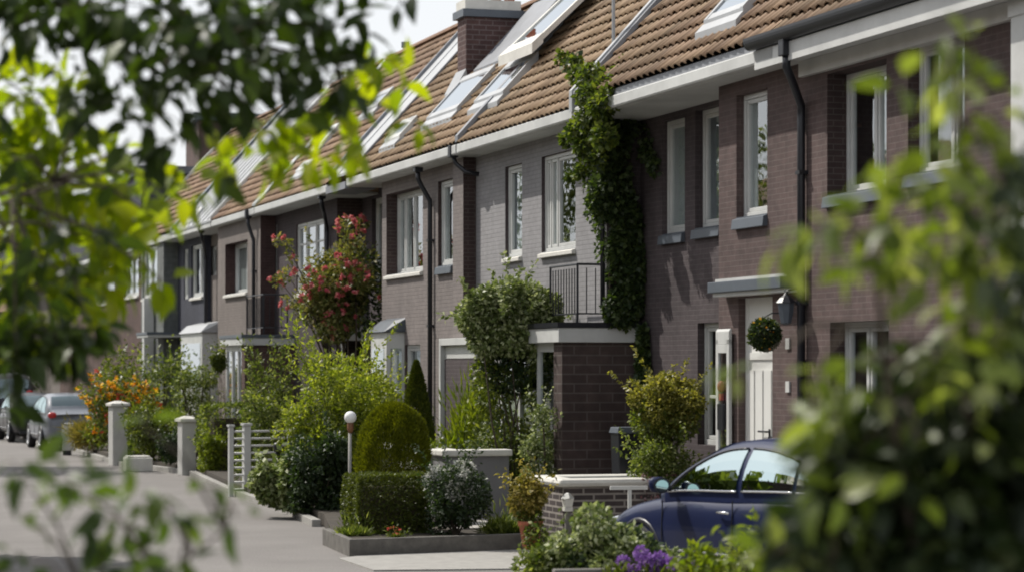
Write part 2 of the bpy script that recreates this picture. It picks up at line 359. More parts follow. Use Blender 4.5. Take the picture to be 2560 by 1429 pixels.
def tag(o, label, cat, group=None):
    o['label'] = label; o['category'] = cat
    if group: o['group'] = group
    return o
def thing(name, label, cat, loc=(0, 0, 0), rz=0.0, group=None):
    o = bpy.data.objects.new(name, None); C.objects.link(o)
    o.location = loc; o.rotation_euler = (0, 0, rz); o.empty_display_size = 0.2
    return tag(o, label, cat, group)
def struct(o): o['kind'] = 'structure'; return o

# ------------------------------------------------------------------ foliage
def unit(a): return a / np.maximum(1e-9, np.linalg.norm(a, axis=1, keepdims=True))
def rdir(n): return unit(rng.normal(size=(n, 3)))

def leaves(name, pts, out, size, mat, parent=None, shape='diamond', aspect=0.5, droop=0.3, spread=0.9, upn=0.5, svar=0.35):
    """one leaf blade per point, `out` = direction the twig grows"""
    n = len(pts); pts = np.asarray(pts, float)
    ax = unit(out * 0.8 + rdir(n) * spread + np.array([0, 0, -droop]))
    nr = rdir(n) * 0.8 + np.array([0, 0, upn]) + out * 0.45
    nr = unit(nr - ax * (nr * ax).sum(1, keepdims=True))
    sd = np.cross(nr, ax)
    s = size * (1 + rng.uniform(-svar, svar, (n, 1)))
    w = s * aspect
    if shape == 'diamond':
        v = np.stack([pts, pts + ax*s*0.45 + sd*w*0.5 + nr*w*0.10, pts + ax*s, pts + ax*s*0.45 - sd*w*0.5 + nr*w*0.10], 1)
        q = np.arange(n)[:, None]*4 + np.array([0, 1, 2, 3])
        return np_mesh(name, v.reshape(-1, 3), q, mat, parent)
    # full leaf: midrib + two sides, folded and curled
    f = nr * w * 0.16; cu = -nr * s * 0.10
    m0 = pts; m1 = pts + ax*s*0.33; m2 = pts + ax*s*0.68 + cu*0.5; tp = pts + ax*s + cu*1.8
    l1 = m1 + sd*w*0.46 + f - ax*s*0.04; l2 = m2 + sd*w*0.36 + f - ax*s*0.05
    r1 = m1 - sd*w*0.46 + f - ax*s*0.04; r2 = m2 - sd*w*0.36 + f - ax*s*0.05
    v = np.stack([m0, m1, m2, tp, l1, l2, r1, r2], 1).reshape(-1, 3)
    b = np.arange(n)[:, None]*8
    q = np.concatenate([b + np.array([1, 2, 5, 4]), b + np.array([2, 1, 6, 7])])
    t = np.concatenate([b + np.array([0, 1, 4]), b + np.array([2, 3, 5]), b + np.array([1, 0, 6]), b + np.array([3, 2, 7])])
    return np_mesh(name, v, q, mat, parent, t)

def lump_points(n, lumps, inner=0.25):
    """points spread over a set of (centre, radii) lumps, mostly near their skins"""
    c = np.array([l[0] for l in lumps], float); r = np.array([l[1] if hasattr(l[1], '__len__') else (l[1],)*3 for l in lumps], float)
    p = (r[:, 0]*r[:, 1] + r[:, 1]*r[:, 2] + r[:, 0]*r[:, 2]); p = p / p.sum()
    k = rng.choice(len(lumps), n, p=p)
    d = rdir(n)
    rad = np.where(rng.random(n) < inner, rng.random(n) ** (1/2.), 0.78 + 0.27*rng.random(n))
    return c[k] + d * r[k] * rad[:, None], d

def ellipsoid_lumps(c, rad, k, lr=(0.28, 0.5), low=-1.0, full=False):
    out = []
    for _ in range(k):
        while True:
            d = Vector((rnd.gauss(0, 1), rnd.gauss(0, 1), rnd.gauss(0, 1))).normalized()
            if d.z >= low: break
        t = rnd.uniform(0.45, 0.80); q = rnd.uniform(*lr)
        if full:                       # crown that keeps its width down to the ground
            z = rnd.uniform(-.92, .72); a = rnd.uniform(0, 2*math.pi); s = (1-max(0, z)**2.2)**.5 * (1 - .18*max(0, -z)) * rnd.uniform(.55, .85)
            out.append(((c[0]+math.cos(a)*rad[0]*s, c[1]+math.sin(a)*rad[1]*s, c[2]+z*rad[2]), (rad[0]*q, rad[1]*q, min(rad[2]*q, rad[0]*q*1.25))))
            continue
        out.append(((c[0]+d.x*rad[0]*t, c[1]+d.y*rad[1]*t, c[2]+d.z*rad[2]*t), (rad[0]*q, rad[1]*q, rad[2]*q)))
    return out

def stems(name, base, tips, r0, mat, parent, r1=0.3, sag=0.0, n=5):
    mb = MB(); b = Vector(base)
    for t in tips:
        t = Vector(t); j = Vector((rnd.uniform(-1, 1), rnd.uniform(-1, 1), 0)) * (t-b).length * 0.08
        path = [b + Vector((rnd.uniform(-1, 1)*r0, rnd.uniform(-1, 1)*r0, -0.02)), b.lerp(t, .35) + j + Vector((0, 0, .1*(t-b).length)), b.lerp(t, .7) + j*.6 + Vector((0, 0, .06*(t-b).length)), t]
        mb.tube(path, [r0, r0*.75, r0*.5, r0*r1], n)
    return mb.build(name, mat, parent, True)

def bush(name, label, cat, base, c, rad, n, leaf, mat, k=14, inner=0.3, shape='diamond', aspect=0.55, group=None,
         lr=(0.28, 0.5), low=-1.0, droop=0.2, stem=True, extra=None, spread=0.9, stemmat=None, full=False, shoots=22):
    """shrub: root Empty at `base` (world); crown centre c and radii rad relative to it"""
    t = thing(name, label, cat, base, 0, group)
    lumps = ellipsoid_lumps(c, rad, k, lr, low, full)
    lumps.append((c, tuple(q*0.66 for q in rad)))
    p, d = lump_points(n, lumps, inner)
    if shoots:
        SP, SD = [], []
        for _ in range(shoots):
            a = rnd.uniform(0, 2*math.pi); e = rnd.uniform(.05, 1.3); dv = np.array([math.cos(a)*math.cos(e), math.sin(a)*math.cos(e), math.sin(e)])
            s0 = np.array(c) + dv*np.array(rad)*.75; ln = rnd.uniform(.22, .5)*min(rad[0], rad[2]) + .06
            bend = rng.normal(size=3)*.25; kk = max(5, int(n/260)); q = np.linspace(.1, 1, kk)[:, None]
            SP.append(s0 + (dv + np.array([0, 0, .35]))*q*ln*1.5 + bend*q*q*ln + rng.normal(size=(kk, 3))*leaf*.25); SD.append(np.repeat(dv[None], kk, 0))
        p = np.concatenate([p]+SP); d = np.concatenate([d]+SD)
    p[:, 2] = np.maximum(p[:, 2], 0.01)
    leaves('foliage', p, d, leaf, mat, t, shape, aspect, droop, spread)
    if stem:
        tips = [tuple(l[0]) for l in lumps[:8]]
        stems('stem', (0, 0, 0), tips, max(0.008, rad[2]*0.03), stemmat or M['bark'], t)
    if extra: extra(t, lumps)
    return t
def flowers(t, lumps, n, size, mat, name='flower', petals=5, top=0.0, cluster=0.0, sub=None):
    """rosettes of petals on the outside of the lumps"""
    lumps = [l for l in lumps if l[0][2] >= top] or lumps
    p, d = lump_points(n, lumps, 0.0)
    P = np.repeat(p, petals, 0); D = np.repeat(d, petals, 0)
    if cluster: P = P + rng.normal(size=P.shape)*cluster
    return leaves(name, P, D, size, mat, t, 'diamond', 0.8, 0.0, 1.1, 0.3)
# ------------------------------------------------------------------ the terrace
ZS = 5.5                                   # soffit level
PITCH = 1.1
vA, vB, v2, v3, v3p, v3b, v4, v5, v5b, v6, v7, v8 = -.40, -.93, -.45, -.36, -.24, -1.0, -.50, -.17, -.62, -.45, -.07, -.40
uN2 = U(1517, v2)
bays = [  # key, plane, far edge u, brick
    ('h0', vA, U(2008, vA), 'brick_brown'),
    ('h1a', vA, U(1797, vA), 'brick_brown'),
    ('h1b', vB, uN2, 'brick_dark'),
    ('h2', v2, U(1158, v3p), 'brick_grey'),
    ('h3p', v3p, U(1132, v3p), 'brick_taupe'),
    ('h3', v3, U(955, v3), 'brick_taupe'),
    ('h3b', v3b, U(843, v4), 'brick_plum'),
    ('h4', v4, U(651, v5), 'brick_plum'),
    ('h5', v5, U(545, v5), 'brick_tan'),
    ('h5b', v5b, U(511, v6), 'brick_tan'),
    ('h6', v6, U(409, v7), 'brick_blue'),
    ('h7', v7, U(353, v7), 'brick_green'),
    ('h8', v8, U(150, v8), 'brick_red'),
    ('h9', v8 - .2, U(20, v8), 'brick_tan'),
]
BU = {}; prev = U(2640, vA)
for k, v, ue, m in bays:
    BU[k] = (prev, ue, v); prev = ue
BV = {k: v for k, v, _, _ in bays}

houses = {}
def house(key, u0, label):
    x, y = row(u0, 0)
    t = thing('terraced_house', label, 'house', (x, y, 0), ROT, 'terraced houses in the row')
    t['_u'] = u0; houses[key] = (t, u0); return t
def hb(key, mb, name, mat, parent=None, **kw):
    t, u0 = houses[key]
    mb.v = [(p[0]-u0, p[1], p[2]) for p in mb.v]
    return mb.build(name, M[mat] if isinstance(mat, str) else mat, parent or t, **kw)

gb = [None]*12
g12, g23, g34, g45, g56, g67, g78 = uN2 - .02, U(1140, 0), U(866, 0), U(635, 0), U(526, 0), U(432, 0), U(318, 0)
uEnd0 = BU['h0'][0]
house('H0', uEnd0, 'nearest brown brick house with black gutter and white corner post, at the right edge')
house('H1', BU['h1a'][0], 'brown and dark brick house with a white front door, grey canopy and hanging ball basket')
house('H2', uN2, 'pale grey painted brick house with iron balcony over its porch and ivy beside it')
house('H3', g23, 'taupe painted house with the big brick chimney and the opened roof window')
house('H4', g34, 'dark plum house behind the red rose bush')
house('H5', g45, 'tan house with one deep brown window reveal, left of the plum house')
house('H6', g56, 'blue black house with a flat grey metal roof')
house('H7', g67, 'narrow house with grey green front panel, left of the blue black house')
house('H8', g78, 'far red brown house with dark flat roofed top, mostly behind the left leaves')
HK = {'h0': 'H0', 'h1a': 'H1', 'h1b': 'H1', 'h2': 'H2', 'h3p': 'H3', 'h3': 'H3', 'h3b': 'H3', 'h4': 'H4', 'h5': 'H5', 'h5b': 'H5', 'h6': 'H6', 'h7': 'H7', 'h8': 'H8', 'h9': 'H8'}

holes = {k: [] for k in BU}
def opening(bay, pl, pr, yt, yb, depth=0.12, mull=(), sill='slate', sash=0.055, tall=None, curtain=None, sillw=None, name='window', sillover=0.02, transom=None, sill_h=0.07):
    v = BV[bay]; ul = U(pl, v); ur = U(pr, v)
    zt = Z(yt, ul, v); zb = Z(yb, ul, v) if yb is not None else tall
    holes[bay].append(dict(u0=ur, u1=ul, z0=zb, z1=zt, d=depth, mull=mull, sill=sill, sash=sash, curtain=curtain, name=name, so=sillover, transom=transom, sh=sill_h))

# near brown house
opening('h0', 2068, 2216, 186, 492, .22, (.5,), curtain='near')
opening('h0', 2270, 2412, 118, 440, .12, (.6,))
opening('h0', 2075, 2222, 805, 1080, .17, (.4,))
# brown house with the door
opening('h1a', 1841, 1918, 240, 548, .09, (), 'slate', curtain='far')
opening('h1a', 1846, 1931, 745, None, .10, (), None, tall=.28, name='front_door')
opening('h1b', 1655, 1712, 305, 589, .07, (), 'slate', curtain='full')
opening('h1b', 1738, 1806, 277, 574, .10, (), 'slate', curtain='grey')
opening('h1b', 1744, 1826, 807, 1110, .09, (), None, transom=.62)
# grey house
opening('h2', 1263, 1305, 418, 646, .05, (), 'white', curtain='grey')
opening('h2', 1354, 1439, 393, 634, .05, (.36, .16), 'white', curtain='far')
# taupe house
opening('h3', 1095, 1134, 455, 668, .06, (), 'slate', curtain='far')
opening('h3', 966, 1057, 487, 690, .20, (.45, .2), 'white', curtain='far')
opening('h3', 1013, 1051, 861, 985, .04, (), None, curtain='grey')
opening('h3b', 930, 957, 497, 690, .08, (), 'slate')
# plum house
opening('h4', 741, 810, 562, 736, .03, (.3, .65), 'white', transom=.28, curtain='grey')
opening('h4', 686, 693, 562, 700, .03, (), None)
# tan house
opening('h5', 563, 619, 612, 738, .24, (.5,), 'white', curtain='full')
opening('h5b', 525, 541, 617, 690, .06, (), None)
# blue black house
opening('h6', 460, 470, 624, 748, .03, (), None, curtain='full')
opening('h6', 478, 508, 615, 745, .05, (.6,), 'white')
# beyond
opening('h7', 357, 393, 624, 748, .04, (.5,), 'white', curtain='grey')
opening('h8', 309, 347, 636, 745, .05, (.5,), 'white', curtain='grey')
opening('h8', 232, 288, 660, 763, .05, (.5,), 'white', curtain='grey')
opening('h8', 160, 190, 690, 770, .05, (.5,), 'white', curtain='grey')

M['ornament'] = paint('faded_red', (.26, .05, .045), .6, .3, 20)
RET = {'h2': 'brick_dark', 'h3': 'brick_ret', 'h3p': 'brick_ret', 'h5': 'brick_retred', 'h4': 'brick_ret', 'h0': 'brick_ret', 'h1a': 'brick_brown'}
def wall_mesh(key):
    u0, u1, v = BU[key]; mb = MB(); z0, z1 = -0.05, ZS + .12
    us = sorted({u0, u1, *[q for h in holes[key] for q in (h['u0'], h['u1']) if u0 < q < u1]})
    zs = sorted({z0, z1, *[q for h in holes[key] for q in (h['z0'], h['z1'])]})
    for a, b in zip(us, us[1:]):
        for c, d in zip(zs, zs[1:]):
            um, zm = (a+b)/2, (c+d)/2
            if any(h['u0'] < um < h['u1'] and h['z0'] < zm < h['z1'] for h in holes[key]): continue
            mb.quad((b, v, c), (a, v, c), (a, v, d), (b, v, d))
    rv = MB()
    for h in holes[key]:
        a, b, c, d, e = h['u0'], h['u1'], h['z0'], h['z1'], v - h['d'] - .10
        rv.quad((b, v, c), (b, v, d), (b, e, d), (b, e, c)); rv.quad((a, v, d), (a, v, c), (a, e, c), (a, e, d))
        rv.quad((b, v, d), (a, v, d), (a, e, d), (b, e, d)); rv.quad((a, v, c), (b, v, c), (b, e, c), (a, e, c))
    i = [k for k, *_ in bays].index(key)
    for j, u in ((i-1, u0), (i+1, u1)):
        vj = bays[j][1] if 0 <= j < len(bays) else -7.0
        if vj < v - 1e-4:
            rv.quad((u, v, z0), (u, vj, z0), (u, vj, z1), (u, v, z1))
    return mb, rv

def make_window(key, h):
    H_ = HK[key]; v = BV[key] - h['d']; a, b, c, d = h['u0'], h['u1'], h['z0'], h['z1']; s = h['sash']; t = .06
    f = MB()
    f.box(a, b, v-t, v, c, c+s*1.25); f.box(a, b, v-t, v, d-s, d)
    f.box(a, a+s, v-t, v, c+s*1.25, d-s); f.box(b-s, b, v-t, v, c+s*1.25, d-s)
    # opening sash, set a little back
    g = .045; i0, i1, j0, j1 = a+s+.004, b-s-.004, c+s*1.25+.004, d-s-.004; y0, y1 = v-t-.02, v-.018
    cuts = sorted([b - (b-a)*m for m in h['mull']])
    segs = []; p = i0
    for q in cuts:
        f.box(q-.022, q+.022, v-t+.004, v-.006, j0, j1); segs.append((p, q-.026)); p = q+.026
    segs.append((p, i1))
    if len(segs) <= 3:
        for (p, q) in segs:
            f.box(p, q, y0, y1, j0, j0+g); f.box(p, q, y0, y1, j1-g, j1)
            f.box(p, p+g, y0, y1, j0+g, j1-g); f.box(q-g, q, y0, y1, j0+g, j1-g)
            if h['transom']:
                zz = j1 - (j1-j0)*h['transom']; f.box(p+g, q-g, y0+.004, y1-.004, zz-.02, zz+.02)
    w = hb(H_, f, 'window', 'white', bevel=.006)
    pm = MB(); y = v-.045
    pm.box(a+s*.6, b-s*.6, y-.012, y, c+s*.7, d-s*.6)
    hb(H_, pm, 'pane', 'glass', w)
    if h['curtain']:
        cm = MB(); y = v - .070; n = 36
        rng_ = {'full': (a, b), 'grey': (a, b), 'far': (b-(b-a)*.30, b), 'near': (a, a+(b-a)*.55)}[h['curtain']]
        for k in range(n):
            x0 = rng_[0] + (rng_[1]-rng_[0])*k/n; x1 = rng_[0] + (rng_[1]-rng_[0])*(k+1)/n
            w0 = .006*math.sin(k*1.9)+.004*math.sin(k*.7); w1 = .006*math.sin((k+1)*1.9)+.004*math.sin((k+1)*.7)
            cm.quad((x0, y+w0, c+.02), (x1, y+w1, c+.02), (x1, y+w1, d), (x0, y+w0, d))
        hb(H_, cm, 'curtain', 'curtain_grey' if h['curtain'] == 'grey' else 'curtain', w, smooth=True)
    if h['sill']:
        sm = MB(); o = h['so']; hh = h['sh']; V = BV[key]
        if h['sill'] == 'slate':
            sm.hexa([(a-o*.3, V-.02, c-hh*1.75), (b+o, V-.02, c-hh*1.75), (b+o, V+.065, c-hh*1.8), (a-o*.3, V+.065, c-hh*1.8),
                     (a-o*.3, V-.02, c+.012), (b+o, V-.02, c+.012), (b+o, V+.05, c-.012), (a-o*.3, V+.05, c-.012)])
            hb(H_, sm, 'sill', 'slate', w, bevel=.006)
        else:
            sm.hexa([(a-o*.3, V-.02, c-hh), (b+o, V-.02, c-hh), (b+o, V+.06, c-hh), (a-o*.3, V+.06, c-hh),
                     (a-o*.3, V-.02, c+.012), (b+o, V-.02, c+.012), (b+o, V+.06, c-.015), (a-o*.3, V+.06, c-.015)])
            hb(H_, sm, 'sill', 'coping', w, bevel=.006)
        sl = MB(); sl.box(a+.003, b-.003, v-.02, V+.004, c+.001, c+.014)
        hb(H_, sl, 'sill_board', 'slate' if h['sill'] == 'slate' else 'zinc', w)
    return w

for key in BU:
    wm, rm_ = wall_mesh(key); bm_ = bays[[k for k, *_ in bays].index(key)][3]
    nf = len(wm.f); k0 = len(wm.v); wm.v = wm.v + rm_.v; wm.f = wm.f + [tuple(i_+k0 for i_ in f_) for f_ in rm_.f]
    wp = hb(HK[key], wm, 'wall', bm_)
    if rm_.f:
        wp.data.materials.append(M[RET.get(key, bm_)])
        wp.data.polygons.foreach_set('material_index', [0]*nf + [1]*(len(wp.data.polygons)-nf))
for key in BU:
    for h in holes[key]:
        if h['name'] == 'window': make_window(key, h)

# room behind all fronts, one per house
span = {}
for key in BU:
    k = HK[key]; a, b, _ = BU[key]
    span[k] = (min(a, span.get(k, (a, b))[0]), max(b, span.get(k, (a, b))[1]))
for k, (a, b) in span.items():
    mb = MB()
    e = .02
    mb.quad((a+e, -6.6, 0), (b-e, -6.6, 0), (b-e, -6.6, 6), (a+e, -6.6, 6))
    mb.quad((a+e, -6.6, 0), (a+e, -1.1, 0), (a+e, -1.1, ZS), (a+e, -6.6, ZS)); mb.quad((b-e, -6.6, 0), (b-e, -1.1, 0), (b-e, -1.1, ZS), (b-e, -6.6, ZS))
    mb.quad((a+e, -6.6, 2.85), (b-e, -6.6, 2.85), (b-e, -1.1, 2.85), (a+e, -1.1, 2.85))
    mb.quad((a+e, -6.6, ZS+.05), (b-e, -6.6, ZS+.05), (b-e, -1.1, ZS+.05), (a+e, -1.1, ZS+.05))
    hb(k, mb, 'room_partition', 'dark_room')
    mb = MB(); mb.box(a, b, -6.9, -6.7, 0, ZS+.1); hb(k, mb, 'rear_wall', 'brick_brown')

# ---- roofs
def roof_z(v, off=0.0): return ZS + .15 + off + PITCH * (-v)
def tiled_roof(key, ua, ub, w, mat, off=0.0, wave=.016, course=.052, v_start=-.02):
    """pantile sheet on the street slope, plus a plain rear slope and ridge"""
    T, u0 = houses[key]
    ln = w * math.hypot(1, PITCH); nc = int(math.ceil(ln / TG)); g = ln / nc
    su = max(2, int(round((ub-ua)/TW)) * 7)
    us = np.linspace(ua, ub, su+1)
    ph = (us-ua)/TW
    prof = wave*np.sin(2*np.pi*ph) + wave*.45*np.sin(4*np.pi*ph+.9)
    ca, sa = 1/math.hypot(1, PITCH), PITCH/math.hypot(1, PITCH)
    rows = []; uvs = []
    jit = rng.normal(size=(nc, int(ph[-1])+2))*.0035
    lap = .05
    for c in range(nc):
        jj = jit[c][np.floor(ph).astype(int)]
        t0 = c*g - (.015 if c else 0.0)
        for t, h, e in ((t0, course-.017, .02), (t0, course, .03), ((c+1)*g+lap, -.004, .98)):
            n = prof + h + jj
            v = v_start - t*ca + n*sa; z = ZS + .15 + off + t*sa + n*ca
            rows.append(np.stack([us-u0, v, z], 1)); uvs.append(np.stack([ph, np.full_like(ph, c+e)], 1))
    V = np.concatenate(rows); UV = np.concatenate(uvs); nr = len(rows); m = su+1
    rr = np.array([r for r in range(nr-1) if r % 3 != 2])
    i = rr[:, None]*m + np.arange(su)[None]
    q = np.stack([i, i+m, i+m+1, i+1], -1).reshape(-1, 4)
    o = np_mesh('roof', V, q, M[mat], T, None, UV)
    eb = MB(); eb.hexa([(ua, -.16, ZS+.13), (ub, -.16, ZS+.13), (ub, -.03, ZS+.13), (ua, -.03, ZS+.13), (ua, -.16, ZS+.20+off), (ub, -.16, ZS+.20+off), (ub, v_start-.02, ZS+.15+off-.01), (ua, v_start-.02, ZS+.15+off-.01)])
    hb(key, eb, 'eave_board', 'lead')
    zr = ZS + .15 + off + PITCH*w
    mb = MB()
    mb.quad((ua, v_start-w, zr-.02), (ub, v_start-w, zr-.02), (ub, v_start-w-3.6, zr-.02-3.6*PITCH), (ua, v_start-w-3.6, zr-.02-3.6*PITCH))
    for u in (ua, ub):
        mb.poly([(u, v_start-.02, ZS+.05+off*.2), (u, v_start-w, zr-.06), (u, v_start-w-3.6, zr-.06-3.6*PITCH), (u, v_start-w-3.6, ZS+.06), (u, v_start-.6, ZS+.06)])
    hb(key, mb, 'roof_back', 'tile_dark')
    rt = MB(); n = max(1, int((ub-ua)/.36)); L_ = (ub-ua)/n
    for k in range(n):
        pr = [(v_start-w+.13*math.cos(math.pi*j/6), zr-.01+.10*math.sin(math.pi*j/6)) for j in range(7)]
        rt.prism(pr, ua+k*L_+.004, ua+(k+1)*L_+.012)
    hb(key, rt, 'ridge', mat_plain(mat), smooth=False)
    return o
M['ridge_tile'] = paint('ridge_tile', (0.20, 0.115, 0.07), 0.8, 0.25, 4)
def mat_plain(m): return 'ridge_tile'
def strip(key, name, ua, ub, v0, v1, off, th, mat, parent=None, base=0.0):
    """flat bar lying on the street slope between depths v0 and v1"""
    mb = MB()
    P = lambda u, v, o: (u, v, roof_z(v, base+o))
    mb.hexa([P(ua, v0, off), P(ub, v0, off), P(ub, v1, off), P(ua, v1, off), P(ua, v0, off+th), P(ub, v0, off+th), P(ub, v1, off+th), P(ua, v1, off+th)])
    return hb(key, mb, name, mat, parent)
def roofpt(px, py, off=0.0):
    w = 1.0
    for _ in range(60):
        u = U(px, -w); z = Z(py, u, -w); w += ((z - ZS - .15 - off)/PITCH - w)*.5
    return U(px, -w), w

O1 = .10
tiled_roof('H0', uEnd0, BU['h0'][1]-.02, 3.4, 'tile_dark', O1, .024, .050)
tiled_roof('H1', BU['h0'][1]+.0, g12+.05, 3.4, 'tile_dark', O1, .024, .050)
tiled_roof('H2', g12+.10, g23-.06, 3.3, 'tile', 0, .018, .046)
w3 = 2.55
tiled_roof('H3', g23+.06, g34-.02, w3, 'tile', 0.02, .016, .044)
zc = 1.55
tiled_roof('H4', g34+zc, g45-.22, 2.95, 'tile_red', 0.0, .015, .042)
tiled_roof('H5', g45+.22, g56-.05, 2.95, 'tile_red', 0.0, .015, .042)
tiled_roof('H7', g67+.4, g78, 3.0, 'tile_red', 0.05, .017, .052)
mb = MB(); mb.box(g78+.12, BU['h9'][1]+6, v8-.02, -6.9, ZS+.06, Z(432, g78, v8)); hb('H8', mb, 'upper_storey', 'brick_blue')
mb = MB(); mb.box(g78+.06, BU['h9'][1]+6, v8+.06, -7.0, Z(432, g78, v8)+.002, Z(432, g78, v8)+.22); hb('H8', mb, 'roof', 'slate')

# verge of the brown house, standing above the grey house roof
strip('H1', 'verge', g12+.05, g12+.17, .03, -3.4, -.13, .29, 'zinc', base=O1)
strip('H1', 'verge_flashing', g12-.04, g12+.048, .02, -3.4, .03, .09, 'lead', base=O1)
# gully between grey and taupe roofs
strip('H2', 'roof_gully', g23-.09, g23+.07, 0, -2.6, .03, .10, 'lead')
# zinc band between taupe and plum roofs
strip('H3', 'zinc_band', g34-.02, g34+zc, -.05, -2.9, .03, .05, 'zinc')
strip('H3', 'band_edge', g34-.05, g34+.03, -.05, -2.6, .04, .055, 'lead')
strip('H3', 'band_seam', g34+zc*.55, g34+zc*.57, -.05, -2.85, .08, .018, 'lead')
strip('H3', 'band_upstand', g34+zc-.03, g34+zc+.07, -.05, -2.98, .03, .14, 'lead')
# pale strip between plum and tan roofs
strip('H4', 'pale_gully', g45-.22, g45+.22, 0, -2.98, .03, .05, 'zinc')
# grey metal roof
strip('H6', 'roof', g56-.05, g67, .02, -3.2, 0, .05, 'zinc')
mb = MB(); zr = roof_z(-3.2)
mb.quad((g56-.05, -3.2, zr), (g67+.4, -3.2, zr), (g67+.4, -6.8, zr-3.6*PITCH), (g56-.05, -6.8, zr-3.6*PITCH)); hb('H6', mb, 'roof_back', 'zinc')
for k in range(8):
    u = g56 + (g67-g56)*(k+.5)/8; strip('H6', 'standing_seam', u-.012, u+.012, .02, -3.2, .05, .03, 'zinc')
strip('H6', 'roof_edge', g67, g67+.42, .02, -3.2, .0, .14, 'slate')
strip('H6', 'verge', g56-.12, g56-.05, .02, -3.2, .0, .12, 'white')
strip('H7', 'verge', g78-.10, g78+.02, .02, -3.0, .0, .14, 'white', base=.05)

# ---- gutters, soffits, fascias
def gutter(key, ua, ub, mat='white', kind='box', z=ZS, v=0.0):
    mb = MB()
    if kind == 'box':
        mb.prism([(v-.14, z), (v-.015, z+.0), (v, z+.02), (v, z+.135), (v-.012, z+.15), (v-.03, z+.15), (v-.03, z+.13), (v-.14, z+.13)], ua, ub)
    else:
        pr = [(v-.07+.085*math.cos(-math.pi*j/10), z+.12+.10*math.sin(-math.pi*j/10)) for j in range(11)]
        pr += [(v-.07-.085, z+.15), (v-.07+.085, z+.15)]
        mb.prism(pr, ua, ub)
    hb(key, mb, 'gutter', mat)
def soffit(key, ua, ub, vin=-1.1):
    mb = MB(); mb.box(ua, ub, vin, -.10, ZS-.006, ZS+.05); hb(key, mb, 'soffit', 'white')
gut = {'H1': (BU['h0'][1]-.1, g12+.12), 'H2': (g12+.13, g23-.04), 'H3': (g23+.04, g34), 'H4': (g34+zc+.05, g45-.03), 'H5': (g45+.03, g56-.08), 'H6': (g56, g67+.1), 'H7': (g67+.15, g78), 'H8': (g78+.1, BU['h9'][1])}
for k, (a, b) in gut.items():
    gutter(k, a, b); soffit(k, a, b, -1.15)
soffit('H0', uEnd0, BU['h0'][1]-.1, -.6)
# low eave of the zinc band
mb = MB(); mb.prism([(-.55, ZS-.03), (.02, ZS-.03), (.02, ZS+.10), (-.55, ZS+.10)], g34+.02, g34+zc+.03); hb('H3', mb, 'band_eave', 'lead')
# near house: black half-round gutter with a deep white fascia
mb = MB()
uu = BU['h0'][1]
gutter('H0', uEnd0-1, uu+.45, 'black', 'round', ZS+.13, .10)
zf = Z(191, U(2007, -.33), -.33)
mb = MB(); mb.box(uEnd0, uu-.03, -.45, -.33, zf, ZS-.01); hb('H0', mb, 'fascia', 'cream')
mb = MB(); mb.box(uEnd0, uu+.40, -.12, -.0, ZS-.06, ZS+.14); hb('H0', mb, 'fascia_board', 'white')
mb = MB(); mb.box(uu-.02, BU['h1a'][1]-.02, -.42, -.36, Z(214, U(1797, -.36), -.36), ZS-.008); hb('H1', mb, 'fascia', 'white')
# corner post of the near house
ua, ub = U(2640, -.2), U(2526, -.2)
mb = MB(); mb.box(ua-.6, ub, -.42, -.2, 0, ZS-.02); mb.box(ua-.62, ub+.02, -.44, -.18, 0, .25); mb.box(ua-.62, ub+.02, -.44, -.18, ZS-.2, ZS-.015)
hb('H0', mb, 'corner_post', 'white', bevel=.01)
# small tile stack on the roof foot
for k in range(4):
    pass

def downpipe(key, pts, r=.04, mat='black', brackets=()):
    mb = MB(); mb.tube(pts, r, 10)
    d = hb(key, mb, 'downpipe', mat, smooth=True)
    for z in brackets:
        b = MB(); x, y, _ = pts[-1]; b.box(x-.055, x+.055, y-.06, y+.046, z-.02, z+.02); hb(key, b, 'bracket', mat, d)
    h = MB(); x, y, z = pts[0]; h.box(x-.07, x+.07, y-.07, y+.07, z-.03, z+.16); hb(key, h, 'hopper', mat, d, bevel=.01)
def dp(key, px_top, px, vw, ztop=ZS-.04, vt=-.07, zb=.2, **kw):
    ut = U(px_top, vt); ub = U(px, vw+.06)
    downpipe(key, [(ut, vt, ztop), (ut, vt, ztop-.14), ((ut*.75+ub*.25), vt*.7+(vw+.06)*.3, ztop-.26), (ub, vw+.06, ztop-.50), (ub, vw+.06, ztop-.62), (ub, vw+.06, zb)], brackets=(4.3, 2.9, 1.4), **kw)
dp('H1', 1966, 2003, vA, ZS+.02, -.0, r=.045)
dp('H3', 1045, 1075, v3, ZS-.05, -.1)
downpipe('H2', [(U(1128, -.02), -.05, ZS+.0), (U(1132, -.05), -.1, ZS-.12), (U(1160, -.14), v3p+.07, ZS-.27), (U(1186, -.3), -.37, ZS-.30)], .035)
dp('H4', 804, 817, v4, ZS-.03, -.1)
dp('H5', 620, 634, v5, ZS-.02, -.0)
dp('H6', 503, 514, v6, ZS-.02, -.05)
ub = U(1506, v2+.05); mb = MB(); mb.tube([(ub, v2+.05, ZS-.1), (ub, v2+.05, 2.95)], .03, 8); hb('H2', mb, 'downpipe', 'black', smooth=True)

